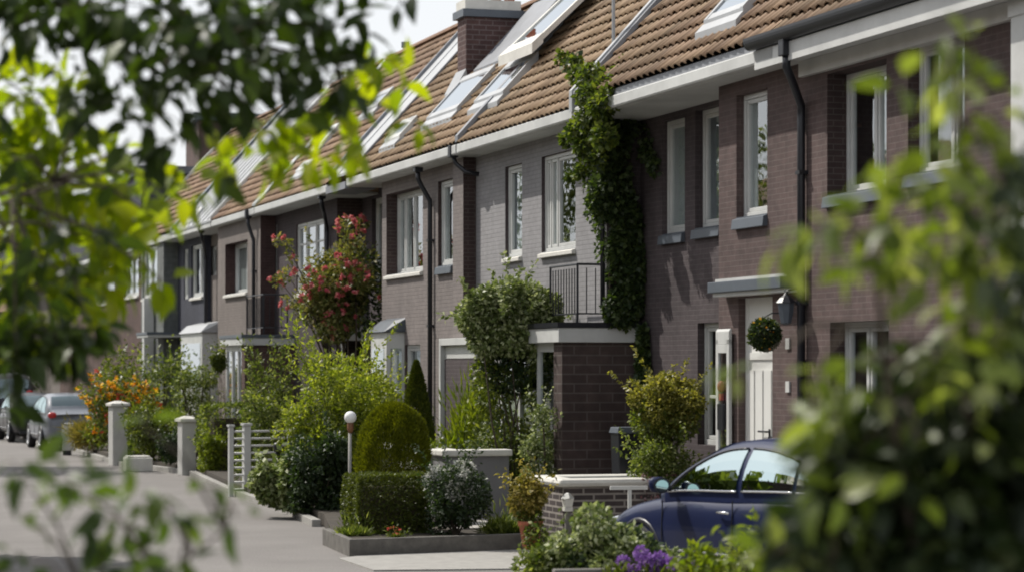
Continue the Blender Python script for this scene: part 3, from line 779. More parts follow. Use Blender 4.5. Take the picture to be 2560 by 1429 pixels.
# ---- porches
def porch(key, u0, u1, vw, vf, zt, zb, wallmat, top='slate', pier=.35, glazed=True, over=.07, side=True):
    """flat-roofed porch: white fascia slab, near brick cheek, glazed front"""
    mb = MB(); mb.box(u0-over, u1+over, vw-.3, vf+over, zb, zt-.07); s = hb(key, mb, 'porch_slab', 'white', bevel=.008)
    mb = MB(); mb.box(u0-over-.02, u1+over+.02, vw-.3, vf+over+.02, zt-.067, zt); hb(key, mb, 'flashing', top, s)
    if side:
        mb = MB(); mb.box(u0, u0+pier, vw-.2, vf, 0, zb-.002); hb(key, mb, 'porch_wall', wallmat)
    if glazed:
        mb = MB(); a, b = u0+pier, u1; n = 3
        for k in range(n+1):
            x = a + (b-a)*k/n; mb.box(x-.035, x+.035, vf-.12, vf-.05, .25, zb-.002)
        mb.box(a+.036, b-.036, vf-.11, vf-.055, .25, .95); mb.box(a+.036, b-.036, vf-.11, vf-.055, zb-.12, zb-.003)
        w = hb(key, mb, 'porch_window', 'white')
        g = MB(); g.box(a, b, vf-.09, vf-.08, .9, zb-.1); hb(key, g, 'pane', 'glass', w)
    return s
# porch of the grey house with its balcony
u_n = uN2 - .012
vP = None
lo, hi = -.4, 1.5
for _ in range(50):
    mid = (lo+hi)/2
    if U(1405, mid) > u_n: lo = mid       # larger v at fixed u moves left in the picture
    else: hi = mid
vP = (lo+hi)/2
if abs(U(1405, vP)-u_n) > .05: vP = .15
zP0, zP1 = Z(855, u_n, vP), Z(805, u_n, vP)
porch('H2', u_n, u_n+2.9, vB, vP, zP1, zP0, 'brick_block', 'black')
def railing(key, u0, u1, va, vb, z0, z1, step=.11, post=.022):
    """front run from u0 to u1 at va, side run at u0 from va back to vb"""
    mb = MB()
    for (p, q) in (((u0, va), (u1, va)), ((u0, va), (u0, vb))):
        P = Vector((p[0], p[1], 0)); Q = Vector((q[0], q[1], 0)); n = max(2, int((Q-P).length/step))
        for z, r in ((z1, .016), (z0+.12, .011)):
            mb.tube([P+Vector((0, 0, z)), Q+Vector((0, 0, z))], r, 6)
        for k in range(1, n):
            c = P.lerp(Q, k/n); mb.tube([c+Vector((0, 0, z0+.12)), c+Vector((0, 0, z1-.05))], .0085, 6)
    for c in ((u0, va), (u1, va), (u0, vb), (u0, (va+vb)/2)):
        mb.tube([(c[0], c[1], z0), (c[0], c[1], z1+.01)], post*.75, 6)
    return hb(key, mb, 'railing', 'darkmetal')
zr1 = Z(660, u_n+.1, vP-.25)
railing('H2', u_n+.1, u_n+1.25, vP-.25, vB+.1, zP1, zr1)
# doorway of the brown house: canopy, door, side leaf
uc0, uc1 = U(1997, vA), U(1768, vA+.22)
zc0, zc1 = Z(733, uc1, vA+.22), Z(713, uc1, vA+.22)
mb = MB(); mb.box(uc0, uc1, vA-.02, vA+.22, zc0, zc1+.03); cn = hb('H1', mb, 'canopy', 'slate', bevel=.008)
mb = MB(); mb.box(uc0+.02, uc1-.05, vA-.02, vA+.17, zc0-.045, zc0-.002); hb('H1', mb, 'canopy_soffit', 'white', cn)
mb = MB(); mb.box(uc0+.1, U(1797, vA)-.01, vA+.002, vA+.05, zc1+.033, zc1+.075); hb('H1', mb, 'canopy_flashing', 'white', cn)
hd = [h for h in holes['h1a'] if h['name'] == 'front_door'][0]
a, b, c, d = hd['u0'], hd['u1'], hd['z0'], hd['z1']; vd = vA-.10
mb = MB(); mb.box(a, b, vd-.06, vd-.01, c, d)
fd = hb('H1', mb, 'front_door', 'door_white', bevel=.004)
mb = MB()
for k in range(4):
    x = a + (b-a)*(k+.5)/4; mb.box(x-.10, x+.10, vd-.008, vd+.004, c+.15, c+1.9)
mb.box(a, b, vd-.012, vd+.006, c+2.02, c+2.1)
mb.box(a, a+.06, vd-.012, vd+.012, c, d); mb.box(b-.06, b, vd-.012, vd+.012, c, d)
hb('H1', mb, 'door_board', 'door_white', fd)
mb = MB(); x = U(1919, vd+.03); zh = Z(1078, x, vd+.03)
mb.tube([(x, vd, zh), (x, vd+.05, zh), (x+.22, vd+.05, zh)], .011, 8); mb.box(x-.02, x+.02, vd, vd+.012, zh-.12, zh+.03); mb.tube([(x-.05, vd, zh-.07), (x-.05, vd+.04, zh-.07)], .02, 8)
hb('H1', mb, 'handle', 'black', fd)
mb = MB(); mb.box(a-.1, b+.25, vA+.0, vA+.35, 0, .20); hb('H1', mb, 'doorstep', 'concrete')
# glazed door leaf folded open against the bay
va = vA + .07; a, b = U(1822, va), U(1789, va); c, d = .35, Z(822, b, va)
mb = MB(); fr = .075
mb.box(a, a+fr, va-.04, va, c, d-.12); mb.box(b-fr, b, va-.04, va, c, d-.12); mb.box(a+fr, b-fr, va-.04, va, c, c+.35); mb.box(a+fr, b-fr, va-.04, va, d-.28, d-.18)
mb.prism([(va-.04, d-.18), (va, d-.18), (va, d-.03), (va-.02, d), (va-.04, d)], a, b)
gd = hb('H1', mb, 'side_door', 'white', bevel=.004)
g = MB(); g.box(a+fr, b-fr, va-.025, va-.015, c+.35, d-.28); hb('H1', g, 'pane', 'glass', gd)
g = MB(); zz = Z(965, b, va); g.ball(((a+b)/2, va+.015, zz), .045, 12, 8, 1.5); g.box((a+b)/2-.03, (a+b)/2+.03, va-.005, va+.03, zz-.16, zz-.08); hb('H1', g, 'door_ornament', M['ornament'], gd, smooth=False)
g = MB(); zz = Z(1040, b, va); g.box(a+.12, b-.12, va+.002, va+.03, zz-.15, zz+.15); hb('H1', g, 'letter_slot', 'black', gd)
# number plates
for py in (858, 966):
    x = U(1972, vA); zz = Z(py, x, vA); g = MB(); g.box(x-.05, x+.05, vA+.002, vA+.02, zz-.06, zz+.06); hb('H1', g, 'door_plate', 'white')

# taupe house: small bay, doorway, porch with cream fascia
u_b0 = U(966, v3+.32)
mb = MB(); mb.box(u_b0, u_b0+1.1, v3-.05, v3+.32, .2, Z(829, u_b0, v3+.32)); bay = hb('H3', mb, 'bay_window', 'white', bevel=.01)
zt = Z(829, u_b0, v3+.32)
mb = MB(); z1_ = Z(800, u_b0, v3+.2)
mb.hexa([(u_b0-.06, v3-.05, zt+.004), (u_b0+1.16, v3-.05, zt+.004), (u_b0+1.16, v3+.38, zt+.004), (u_b0-.06, v3+.38, zt+.004),
         (u_b0-.06, v3-.05, z1_+.06), (u_b0+1.16, v3-.05, z1_+.06), (u_b0+1.05, v3+.16, z1_), (u_b0+.05, v3+.16, z1_)])
hb('H3', mb, 'bay_roof', 'slate', bay)
mb = MB(); mb.box(u_b0+.15, u_b0+.95, v3+.322, v3+.335, zt-1.3, zt-.28); hb('H3', mb, 'pane', 'glass', bay)
mb = MB(); mb.box(u_b0-.015, u_b0-.002, v3+.05, v3+.25, zt-1.2, zt-.28); hb('H3', mb, 'pane', 'glass', bay)
# white doorway surround
a, b = U(1176, v3p+.1), U(1097, v3p+.1); z1_ = Z(846, b, v3p+.1)
mb = MB(); t_ = .09
mb.box(b-t_, b, v3p-.15, v3p+.10, 0, z1_); mb.box(a, b-t_, v3p-.15, v3p+.10, z1_-.11, z1_); mb.box(a, b-t_, v3p-.15, v3p+.02, z1_-.32, z1_-.113)
hb('H3', mb, 'doorway_frame', 'white', bevel=.006)
mb = MB(); mb.box(a, b-t_-.01, v3p-.12, v3p+.03, 0, z1_-.33); hb('H3', mb, 'porch_wall', 'brick_dark')
# porches further on
def far_porch(key, px_corner, px_wall, px_far, yt, yb, vw, wallmat, side=True, glazed=True):
    """near end spans px_corner..px_wall in the view"""
    u0 = U(px_wall, vw); lo, hi = vw, vw+3
    for _ in range(50):
        mid = (lo+hi)/2
        if U(px_corner, mid) > u0: lo = mid
        else: hi = mid
    vf = (lo+hi)/2
    u1 = U(px_far, vf)
    porch(key, u0, u1, vw, vf, Z(yt, u0, vf), Z(yb, u0, vf), wallmat, glazed=glazed, side=side)
    return u0, u1, vf
far_porch('H4', 858, 924, 815, 805, 850, v3b, 'brick_dark', side=False)
a_, b_, f_ = far_porch('H5', 612, 735, 560, 835, 862, v4, 'brick_red', side=True)
railing('H5', a_+.2, b_-.3, v4+.6, v4+.1, Z(832, a_, v4+.5), Z(735, a_, v4+.5))
u0_ = U(505, v6+.45); zt = Z(830, u0_, v6+.45)
mb = MB(); mb.box(u0_, U(452, v6+.45), v6-.05, v6+.45, .1, zt); bw = hb('H6', mb, 'bay_window', 'white', bevel=.01)
mb = MB(); u1_ = U(452, v6+.45)
mb.hexa([(u0_-.06, v6-.05, zt), (u1_+.06, v6-.05, zt), (u1_+.06, v6+.5, zt), (u0_-.06, v6+.5, zt), (u0_-.06, v6-.05, zt+.28), (u1_+.06, v6-.05, zt+.28), (u1_, v6+.3, zt+.2), (u0_, v6+.3, zt+.2)])
hb('H6', mb, 'bay_roof', 'zinc', bw)
mb = MB(); mb.box(u0_+.2, u1_-.2, v6+.452, v6+.465, zt-1.3, zt-.25); hb('H6', mb, 'pane', 'glass', bw)
far_porch('H7', 375, 450, 350, 829, 842, v7-.3, 'brick_dark', side=False, glazed=False)
u_ = U(370, v7+.15); mb = MB(); mb.box(u_-.15, u_+.15, v7+.02, v7+.28, 0, Z(745, u_, v7+.15)); hb('H7', mb, 'bay_post', 'white')

# ---- roof windows
def skylight(key, pl, pr, tl, base=0.0, frame='zinc', sillm='zinc', th=.09, glass='roofglass'):
    """pl, pr = lower corners seen in the photo, tl = a point on the upper edge"""
    (ua, wa), (ub, wb) = roofpt(*pl, off=base+.05), roofpt(*pr, off=base+.05); _, wt = roofpt(*tl, off=base+.05)
    a, b = min(ua, ub), max(ua, ub); w0 = (wa+wb)/2; w1 = wt
    P = lambda u, w, o: (u, -w, roof_z(-w, base+o))
    def slab(mb, a, b, w0, w1, o0, o1): mb.hexa([P(a, w0, o0), P(b, w0, o0), P(b, w1, o0), P(a, w1, o0), P(a, w0, o1), P(b, w0, o1), P(b, w1, o1), P(a, w1, o1)])
    mb = MB(); f = .09
    slab(mb, a, a+f, w0, w1, .0, .06+th); slab(mb, b-f, b, w0, w1, .0, .06+th); slab(mb, a+f, b-f, w1-f, w1, .0, .06+th); slab(mb, a+f, b-f, w0, w0+f*.8, .0, .05+th)
    s = hb(key, mb, 'roof_window', frame)
    mb = MB(); slab(mb, a+f, b-f, w0+f*.8, w1-f, .05+th-.03, .05+th-.015); hb(key, mb, 'pane', glass, s)
    mb = MB(); slab(mb, a-.03, b+.03, w0-.10, w0-.004, .02, .10); hb(key, mb, 'apron', sillm, s)
    return a, b, w0, w1
skylight('H1', (1768, 62), (1848, 48), (1880, -20), O1, 'zinc')
A = skylight('H3', (1072, 303), (1136, 290), (1215, 185))
skylight('H3', (1180, 274), (1262, 238), (1330, 150), frame='zinc')
skylight('H3', (960, 366), (1000, 350), (1035, 305), frame='white')
skylight('H4', (905, 290), (945, 272), (992, 225))
skylight('H5', (782, 378), (806, 366), (838, 322), frame='white')
skylight('H4', (738, 440), (770, 428), (792, 405), frame='white')
skylight('H6', (470, 552), (492, 545), (505, 528), frame='white')
# opened roof window: sash tilted out of the slope
(ua, wa), (ub, wb) = roofpt(1183, 192), roofpt(1262, 160)
a, b = min(ua, ub), max(ua, ub); w0 = (wa+wb)/2
wt = w3 + .35
P = lambda u, w, o: (u, -w, roof_z(-w, o))
mb = MB()
mb.hexa([P(a, w0, .0), P(b, w0, .0), P(b, w3-.05, .0), P(a, w3-.05, .0), P(a, w0, .10), P(b, w0, .10), P(b, w3-.05, .10), P(a, w3-.05, .10)])
ow = hb('H3', mb, 'roof_window', 'lead')
(ua2, wa2), (ub2, wb2) = roofpt(1250, 152, .40), roofpt(1338, 112, .40)
a, b = min(ua2, ub2), max(ua2, ub2); ws = (wa2+wb2)/2
Q = lambda u, t, o: (u, -(ws + t*(wt-ws)), roof_z(-(ws + t*(wt-ws)), .12 + .30*(1-t) + o))
mb = MB(); f = .12
def qs(mb, u0, u1, t0, t1, o0, o1): mb.hexa([Q(u0, t0, o0), Q(u1, t0, o0), Q(u1, t1, o0), Q(u0, t1, o0), Q(u0, t0, o1), Q(u1, t0, o1), Q(u1, t1, o1), Q(u0, t1, o1)])
qs(mb, a-.03, b+.03, -.02, .07, -.10, .06); qs(mb, a-.03, a+.1, .07, 1, -.05, .05); qs(mb, b-.1, b+.03, .07, 1, -.05, .05); qs(mb, a+.1, b-.1, .93, 1, -.05, .05)
sash = hb('H3', mb, 'sash', 'coping', ow)
mb = MB(); qs(mb, a+.1, b-.1, .07, .93, .0, .02); hb('H3', mb, 'pane', 'roofglass', ow)
# chimney
uc, wc = roofpt(1165, 205)
uc2 = U(1145, -wc)
uend = uc + .52
mb = MB(); ctop = Z(42, uc, -wc)
cw = .98
mb.box(uc, uend, -wc-cw, -wc, roof_z(-wc)-.4, ctop); ch = hb('H3', mb, 'chimney', 'brick_chimney')
mb = MB(); mb.box(uc-.07, uend+.07, -wc-cw-.07, -wc+.07, ctop+.002, ctop+.13); hb('H3', mb, 'chimney_band', 'slate', ch)
mb = MB(); mb.box(uc-.02, uend+.02, -wc-cw-.0, -wc+.02, ctop+.132, ctop+.30); hb('H3', mb, 'chimney_cap', 'coping', ch)
mb = MB()
for k in range(4):
    x = -wc-cw*(k+.5)/4; mb.lathe([(.09, ctop+.302), (.10, ctop+.42), (.08, ctop+.55)], ((uc+uend)/2, x, 0), 12)
hb('H3', mb, 'chimney_pot', 'terracotta', ch)
mb = MB(); mb.hexa([(uc-.04, -wc+.22, roof_z(-wc+.22)+.03), (uend+.06, -wc+.22, roof_z(-wc+.22)+.03), (uend+.06, -wc-.02, roof_z(-wc-.02)+.03), (uc-.04, -wc-.02, roof_z(-wc-.02)+.03),
                    (uc-.04, -wc+.22, roof_z(-wc+.22)+.07), (uend+.06, -wc+.22, roof_z(-wc+.22)+.07), (uend+.06, -wc+.012, roof_z(-wc)+.22), (uc-.04, -wc+.012, roof_z(-wc)+.22)])
hb('H3', mb, 'chimney_flashing', 'zinc', ch)
# vent pipe on the plum house ridge
u_, w_ = U(1013, -2.95), 2.95
zb_ = roof_z(-2.95); mb = MB(); mb.tube([(u_, -w_, zb_-.1), (u_, -w_, Z(112, u_, -w_))], .045, 8); mb.tube([(u_, -w_, Z(120, u_, -w_)), (u_, -w_, Z(106, u_, -w_))], .085, 8); mb.tube([(u_, -w_, Z(136, u_, -w_)), (u_, -w_, Z(130, u_, -w_))], .07, 8)
hb('H4', mb, 'vent_pipe', 'slate')
# mast on the brown house verge
u_, w_ = roofpt(1682, 78, O1); mb = MB(); mb.tube([(g12+.2, -w_, roof_z(-w_, O1)-.1), (g12+.2, -w_, roof_z(-w_, O1)+1.6)], .025, 8); hb('H1', mb, 'mast', 'zinc')
# brick stack on the grey metal roof house
uq, wq = roofpt(515, 425)
mb = MB(); mb.box(uq-1.6, uq+.3, -3.3, -2.7, 7.5, Z(372, uq, -2.7)); hb('H6', mb, 'chimney', 'brick_red')
# ------------------------------------------------------------------ ground
def prism_xy(name, pts, z0, z1, mat, parent=None):
    mb = MB(); n = len(pts); mb.v = [(x, y, z0) for x, y in pts] + [(x, y, z1) for x, y in pts]
    mb.f = [tuple(range(n-1, -1, -1)), tuple(range(n, 2*n))] + [(i, (i+1) % n, n+(i+1) % n, n+i) for i in range(n)]
    return mb.build(name, M[mat], parent)
mb = MB(); mb.quad((-900, -300, -.02), (900, -300, -.02), (900, 1800, -.02), (-900, 1800, -.02)); struct(mb.build('ground', M['lawn']))
road = [(-9, -20), (9, -20), (9, 22), (4, 34), (-2.5, 36), (-6.4, 51), (-11.4, 66), (-22, 100), (-40, 160), (-52, 158), (-30, 95), (-19, 62), (-14.5, 45), (-10.5, 25)]
struct(prism_xy('road', road, -.016, 0.0, 'asphalt'))
def rw(u, v): return row(u, v)
bed0, bed1, bed2 = (-2.20, 30.4), (-1.83, 29.1), (.12, 30.1)
gard = [bed0, bed1, bed2, (.35, 31.4), rw(-3.2, 1.0), rw(-3.2, -1.2), rw(34, -1.2), (-15.0, 76), (-11.6, 66.0), (-8.7, 56.0), (-6.55, 51.4), (-4.75, 43.2), (-3.35, 38.0), (-2.62, 34.6)]
struct(prism_xy('garden_ground', gard, -.05, .17, 'soil'))
drive = [(.7, 29.9), (1.0, 24.5), (.9, 18), (9, 18), rw(-16, -.3), rw(-3.2, -.3), rw(-3.2, 1.0)]
struct(prism_xy('driveway', drive, -.05, .10, 'paving'))
struct(prism_xy('path', [(-.75, 31.2), (.30, 31.6), rw(-.3, .5), rw(3.3, .55), rw(3.0, 1.1), (-.9, 34.6)], .10, .19, 'sand'))
struct(prism_xy('pavement', [(-2.0, 28.6), (-1.5, 26.9), (.85, 27.2), (.75, 29.6), (.1, 29.95), (-1.75, 29.0)], -.01, .018, 'concrete'))
# kerb along the gardens and the stone edging of the planted bed
def run(name, pts, w, z0, z1, mat, parent=None, bevel=.01):
    mb = MB()
    P = [Vector((x, y, 0)) for x, y in pts]
    offs = []
    for i, p in enumerate(P):
        d = (P[min(i+1, len(P)-1)] - P[max(i-1, 0)]).normalized(); nn = Vector((-d.y, d.x, 0))
        offs.append(nn * (w/2))
    for i in range(len(P)-1):
        a, b, oa, ob = P[i], P[i+1], offs[i], offs[i+1]
        q = [a-oa, a+oa, b+ob, b-ob]
        mb.hexa([(*c.xy, z0) for c in q] + [(*c.xy, z1) for c in q])
    return mb.build(name, M[mat], parent, bevel=bevel)
tag(run('bed_edging', [(-2.32, 31.0), (-1.88, 29.02), (.16, 30.05)], .10, -.02, .205, 'oldstone'), 'low grey stone edging round the planted bed with the box hedge', 'edging')
k = run('kerb', [(-2.72, 34.5), (-3.45, 38.0), (-4.85, 43.2), (-6.65, 51.4), (-8.8, 56.0), (-11.7, 66.0), (-15.2, 76)], .13, -.02, .10, 'concrete'); struct(k)

# ------------------------------------------------------------------ garden walls
def local_thing(name, label, cat, x, y, z=0.0, rz=ROT, group=None): return thing(name, label, cat, (x, y, z), rz, group)
# tall rendered wall with cream coping: long side along the street, short end facing the viewer
def box_part(t, name, mat, *b, bevel=.0):
    mb = MB()
    for q in b: mb.box(*q)
    return mb.build(name, M[mat], t, bevel=bevel)
x, y = WG(1112, 33.2).xy
t = local_thing('garden_wall', 'tall grey rendered garden wall with cream coping, beside the white flowered shrub', 'wall', x, y)
wl = 160/6200*33.3/.955
box_part(t, 'wall', 'render_grey', (0, .22, -wl, 0, 0, 1.02), (.22, 3.6, -.22, 0, 0, 1.02), (3.38, 3.6, -wl, -.22, 0, 1.02))
cp = box_part(t, 'coping', 'coping', (-.05, .27, -wl-.04, .05, 1.022, 1.11), (.27, 3.65, -.27, .05, 1.022, 1.11), (3.33, 3.65, -wl, -.27, 1.022, 1.11), bevel=.02)
box_part(t, 'step', 'coping', (.5, 2.0, .003, .14, .80, .90), bevel=.02)
# two low dividing walls between the plots
def divide(label, px, py_top, Y, pxr, hb_, mat, cop='coping', th=.16):
    P_ = W(px, py_top, Y); ln = (pxr-px)/6200*Y/.955
    t = local_thing('garden_wall', label, 'wall', P_.x, P_.y)
    h = P_.z
    box_part(t, 'wall', mat, (0, th, -ln, 0, 0, h-.05)); box_part(t, 'coping', cop, (-.03, th+.03, -ln, .02, h-.048, h), bevel=.012)
    return t
divide('low dark brick wall with a thin cap against the brick porch', 1262, 1121, 36.2, 1392, .8, 'brick_wall', 'oldstone')
divide('long low grey wall with a pale cap, running up to the porch foot', 1268, 1151, 34.6, 1575, .8, 'render_grey')
# brick planter with thick rounded coping, next to the car
Pc = W(1407, 1196, 29.5)
LS_ = 0
t = local_thing('brick_planter', 'low dark brick planter with thick pale rounded coping, behind the navy car', 'planter', Pc.x, Pc.y)
hc = Pc.z; LU, LV = 1.15, 1.62
box_part(t, 'wall', 'brick_wall', (0, .16, -LV, 0, 0, hc-.10), (.16, LU, -.16, 0, 0, hc-.10), (LU-.16, LU, -LV, -.16, 0, hc-.10))
box_part(t, 'coping', 'coping', (-.06, .22, -LV, .06, hc-.098, hc), (.22, LU+.06, -.22, .06, hc-.098, hc), (LU-.22, LU+.06, -LV, -.22, hc-.098, hc), bevel=.045)
box_part(t, 'soil', 'soil', (.16, LU-.16, -LV, -.16, 0, hc-.28))
# small lantern on the planter corner
t = local_thing('wall_lantern', 'small pale lantern on the corner of the brick planter', 'lantern', *WG(1419, 29.2).xy, .52)
mb = MB(); mb.box(-.05, .05, -.05, .05, .0, .05); mb.hexa([(-.045, -.045, .05), (.045, -.045, .05), (.045, .045, .05), (-.045, .045, .05), (-.06, -.06, .15), (.06, -.06, .15), (.06, .06, .15), (-.06, .06, .15)]); mb.build('housing', M['coping'], t, bevel=.006)
mb = MB(); mb.lathe([(.085, .152), (.03, .21), (.01, .22)], (0, 0, 0), 4); mb.build('roof', M['cream'], t)
mb = MB(); mb.box(-.03, .03, -.03, .03, -.42, -.002); mb.build('post', M['oldstone'], t)
# white T-shaped rail in front of the planter
t = thing('rail', 'white T shaped rail standing before the brick planter, by the car mirror', 'rail', WG(1574, 28.6, .1), R(8))
h = W(1574, 1213, 28.6).z - .1
mb = MB(); mb.box(-.23, .21, -.02, .02, h-.045, h+.0); mb.build('bar', M['white'], t, bevel=.004)
mb = MB(); mb.box(-.02, .02, -.02, .02, 0, h-.047); mb.build('post', M['white'], t)
# white pillars
def pillar(label, px, pb, ptop, wpx):
    Yp = H*F/(pb-HY); p = WG(px, Yp); h = W(px, ptop, Yp).z; w = wpx/6200*Yp/2/1.15
    t = thing('gate_pillar', label, 'pillar', p, ROT+.15, 'white gate pillars')
    mb = MB(); mb.box(-w, w, -w, w, 0, h-.09); mb.build('shaft', M['cream'], t, bevel=.01)
    mb = MB(); mb.box(-w-.05, w+.05, -w-.05, w+.05, h-.088, h-.03); mb.hexa([(-w-.05, -w-.05, h-.028), (w+.05, -w-.05, h-.028), (w+.05, w+.05, h-.028), (-w-.05, w+.05, h-.028), (-.05, -.05, h+.03), (.05, -.05, h+.03), (.05, .05, h+.03), (-.05, .05, h+.03)]); mb.build('cap', M['coping'], t, bevel=.008)
    return t
pillar('white square gate pillar left of the round clipped green bush', 467, 1186, 1042, 42)
pillar('white square gate pillar under the yellow and orange flowers', 295, 1162, 1004, 44)
# white bar gate
Yg = 42.6; gp = WG(577, Yg)
t = thing('garden_gate', 'white metal bar gate standing open beside the tall feathery shrub', 'gate', gp, R(28))
hg = W(577, 1066, Yg).z; s = .78
mb = MB(); mb.box(-.04, .04, -.04, .04, 0, hg); mb.box(-.055, .055, -.055, .055, hg, hg+.04); mb.build('post', M['white'], t, bevel=.006)
mb = MB()
for k in range(9):
    z = .12 + (hg-.20)*k/8; mb.tube([(.04, 0, z), (1.12, .10, z)], .02, 6)
mb.tube([(.30, .025, .08), (.30, .025, hg-.02)], .03, 8); mb.tube([(1.12, .10, .08), (1.12, .10, hg-.04)], .025, 8)
mb.build('leaf', M['white'], t, smooth=True)
mb = MB(); mb.box(.24, .36, -.03, .09, 0, hg+.02); mb.box(.22, .38, -.05, .11, hg+.02, hg+.06); mb.build('post', M['white'], t, bevel=.006)
# dark bollard lamp among the hydrangea
t = thing('bollard_light', 'slim black bollard light rising from the pale leaved hydrangea', 'light', WG(694, 37.5, .15))
hb_ = W(694, 1106, 37.5).z-.15
mb = MB(); mb.tube([(0, 0, 0), (0, 0, hb_-.14)], .035, 10); mb.build('post', M['darkmetal'], t, True)
mb = MB(); mb.lathe([(.045, hb_-.138), (.065, hb_-.12), (.065, hb_-.03), (.05, hb_), (.01, hb_+.01)], (0, 0, 0), 12); mb.build('lamp_head', M['darkmetal'], t, True)
# globe lamp
Yl = 31.6; t = thing('globe_lamp', 'white globe lamp on a slim pale pole beside the clipped hedge', 'lamp', WG(874, Yl, .17), 0)
zl = W(876, 1042, Yl).z-.17; r = 15.5/6200*Yl
mb = MB(); mb.tube([(0, 0, 0), (.005, 0, zl-.20)], .022, 10); mb.build('pole', M['concrete'], t, True)
mb = MB(); mb.lathe([(.026, zl-.198), (.042, zl-.15), (.040, zl-.06), (.03, zl-.05)], (.01, 0, 0), 12); mb.build('collar', M['wood'], t, True)
mb = MB(); mb.ball((.01, 0, zl), r, 20, 14); mb.build('globe', M['globe'], t, True)
# stone blocks
t = thing('stone_block', 'pale square stone block at the road edge between the white pillars', 'block', WG(345, 53.0), ROT)
mb = MB(); mb.box(-.25, .25, -.28, .28, 0, .30); mb.box(-.2, .22, -.24, .25, .302, .34); mb.build('block', M['coping'], t, bevel=.03)
# dark bin by the topiary
t = thing('wheeled_bin', 'dark grey bin beside the porch, left of the golden topiary', 'bin', WG(1566, 31.3, .1), ROT)
hz = W(1566, 1066, 31.3).z-.1
mb = MB(); mb.hexa([(-.12, -.13, .05), (.12, -.13, .05), (.12, .13, .05), (-.12, .13, .05), (-.15, -.16, hz-.08), (.15, -.16, hz-.08), (.15, .16, hz-.08), (-.15, .16, hz-.08)]); mb.build('body', M['black'], t, bevel=.01)
mb = MB(); mb.hexa([(-.17, -.18, hz-.078), (.17, -.18, hz-.078), (.17, .18, hz-.078), (-.17, .18, hz-.078), (-.15, -.16, hz), (.15, -.16, hz), (.15, .16, hz), (-.15, .16, hz)]); mb.build('lid', M['slate'], t, bevel=.01)
# wall lantern by the door and hanging ball
u, v = U(1965, vA+.20), vA+.20; x, y = rw(u, v)
t = thing('door_lantern', 'black coach lantern on the brown wall beside the white front door', 'lantern', (x, y, Z(772, u, v)), ROT)
mb = MB(); mb.lathe([(.02, -.17), (.06, -.15), (.085, -.02), (.095, .06), (.10, .065)], (0, 0, 0), 8); mb.build('glass_body', M['slate'], t)
mb = MB(); mb.lathe([(.115, .067), (.07, .12), (.03, .15), (.01, .18)], (0, 0, 0), 8); mb.build('cap', M['black'], t)
mb = MB(); mb.tube([(0, 0, .15), (0, -.02, .20), (0, -.12, .22), (0, -.2, .12)], .012, 6); mb.build('bracket', M['black'], t, True)
u, v = U(1911, vA+.33), vA+.33; x, y = rw(u, v); zb = Z(836, u, v)
rb = 40/6200*y
def basket_extra(t, l):
    mb = MB(); mb.tube([(0, 0, rb*.8), (0, 0, rb*1.15)], .01, 6); mb.tube([(0, 0, rb*1.1), (.03, -.1, rb*1.35), (0, -.32, rb*1.38)], .008, 6); mb.build('hook', M['darkmetal'], t, True)
    leaves('blossom', *lump_points(40, [((0, 0, 0), rb*1.0)], 0), .03, M['orange'], t, 'diamond', .8)
    mb = MB(); mb.ball((0, 0, 0), rb*.82, 14, 10); mb.build('core', M['soil'], t, True)
t = thing('hanging_ball_plant', 'round clipped plant ball hanging in front of the white front door', 'plant', (x, y, zb), ROT)
p, d = lump_points(2600, [((0, 0, 0), rb*.92)], .1); leaves('foliage', p, d, .04, M['bush_dark'], t, 'diamond', .55, .1)
p, d = lump_points(500, [((0, 0, 0), rb*.97)], .0); leaves('foliage', p, d, .035, M['box'], t, 'diamond', .55, .1)
basket_extra(t, None)

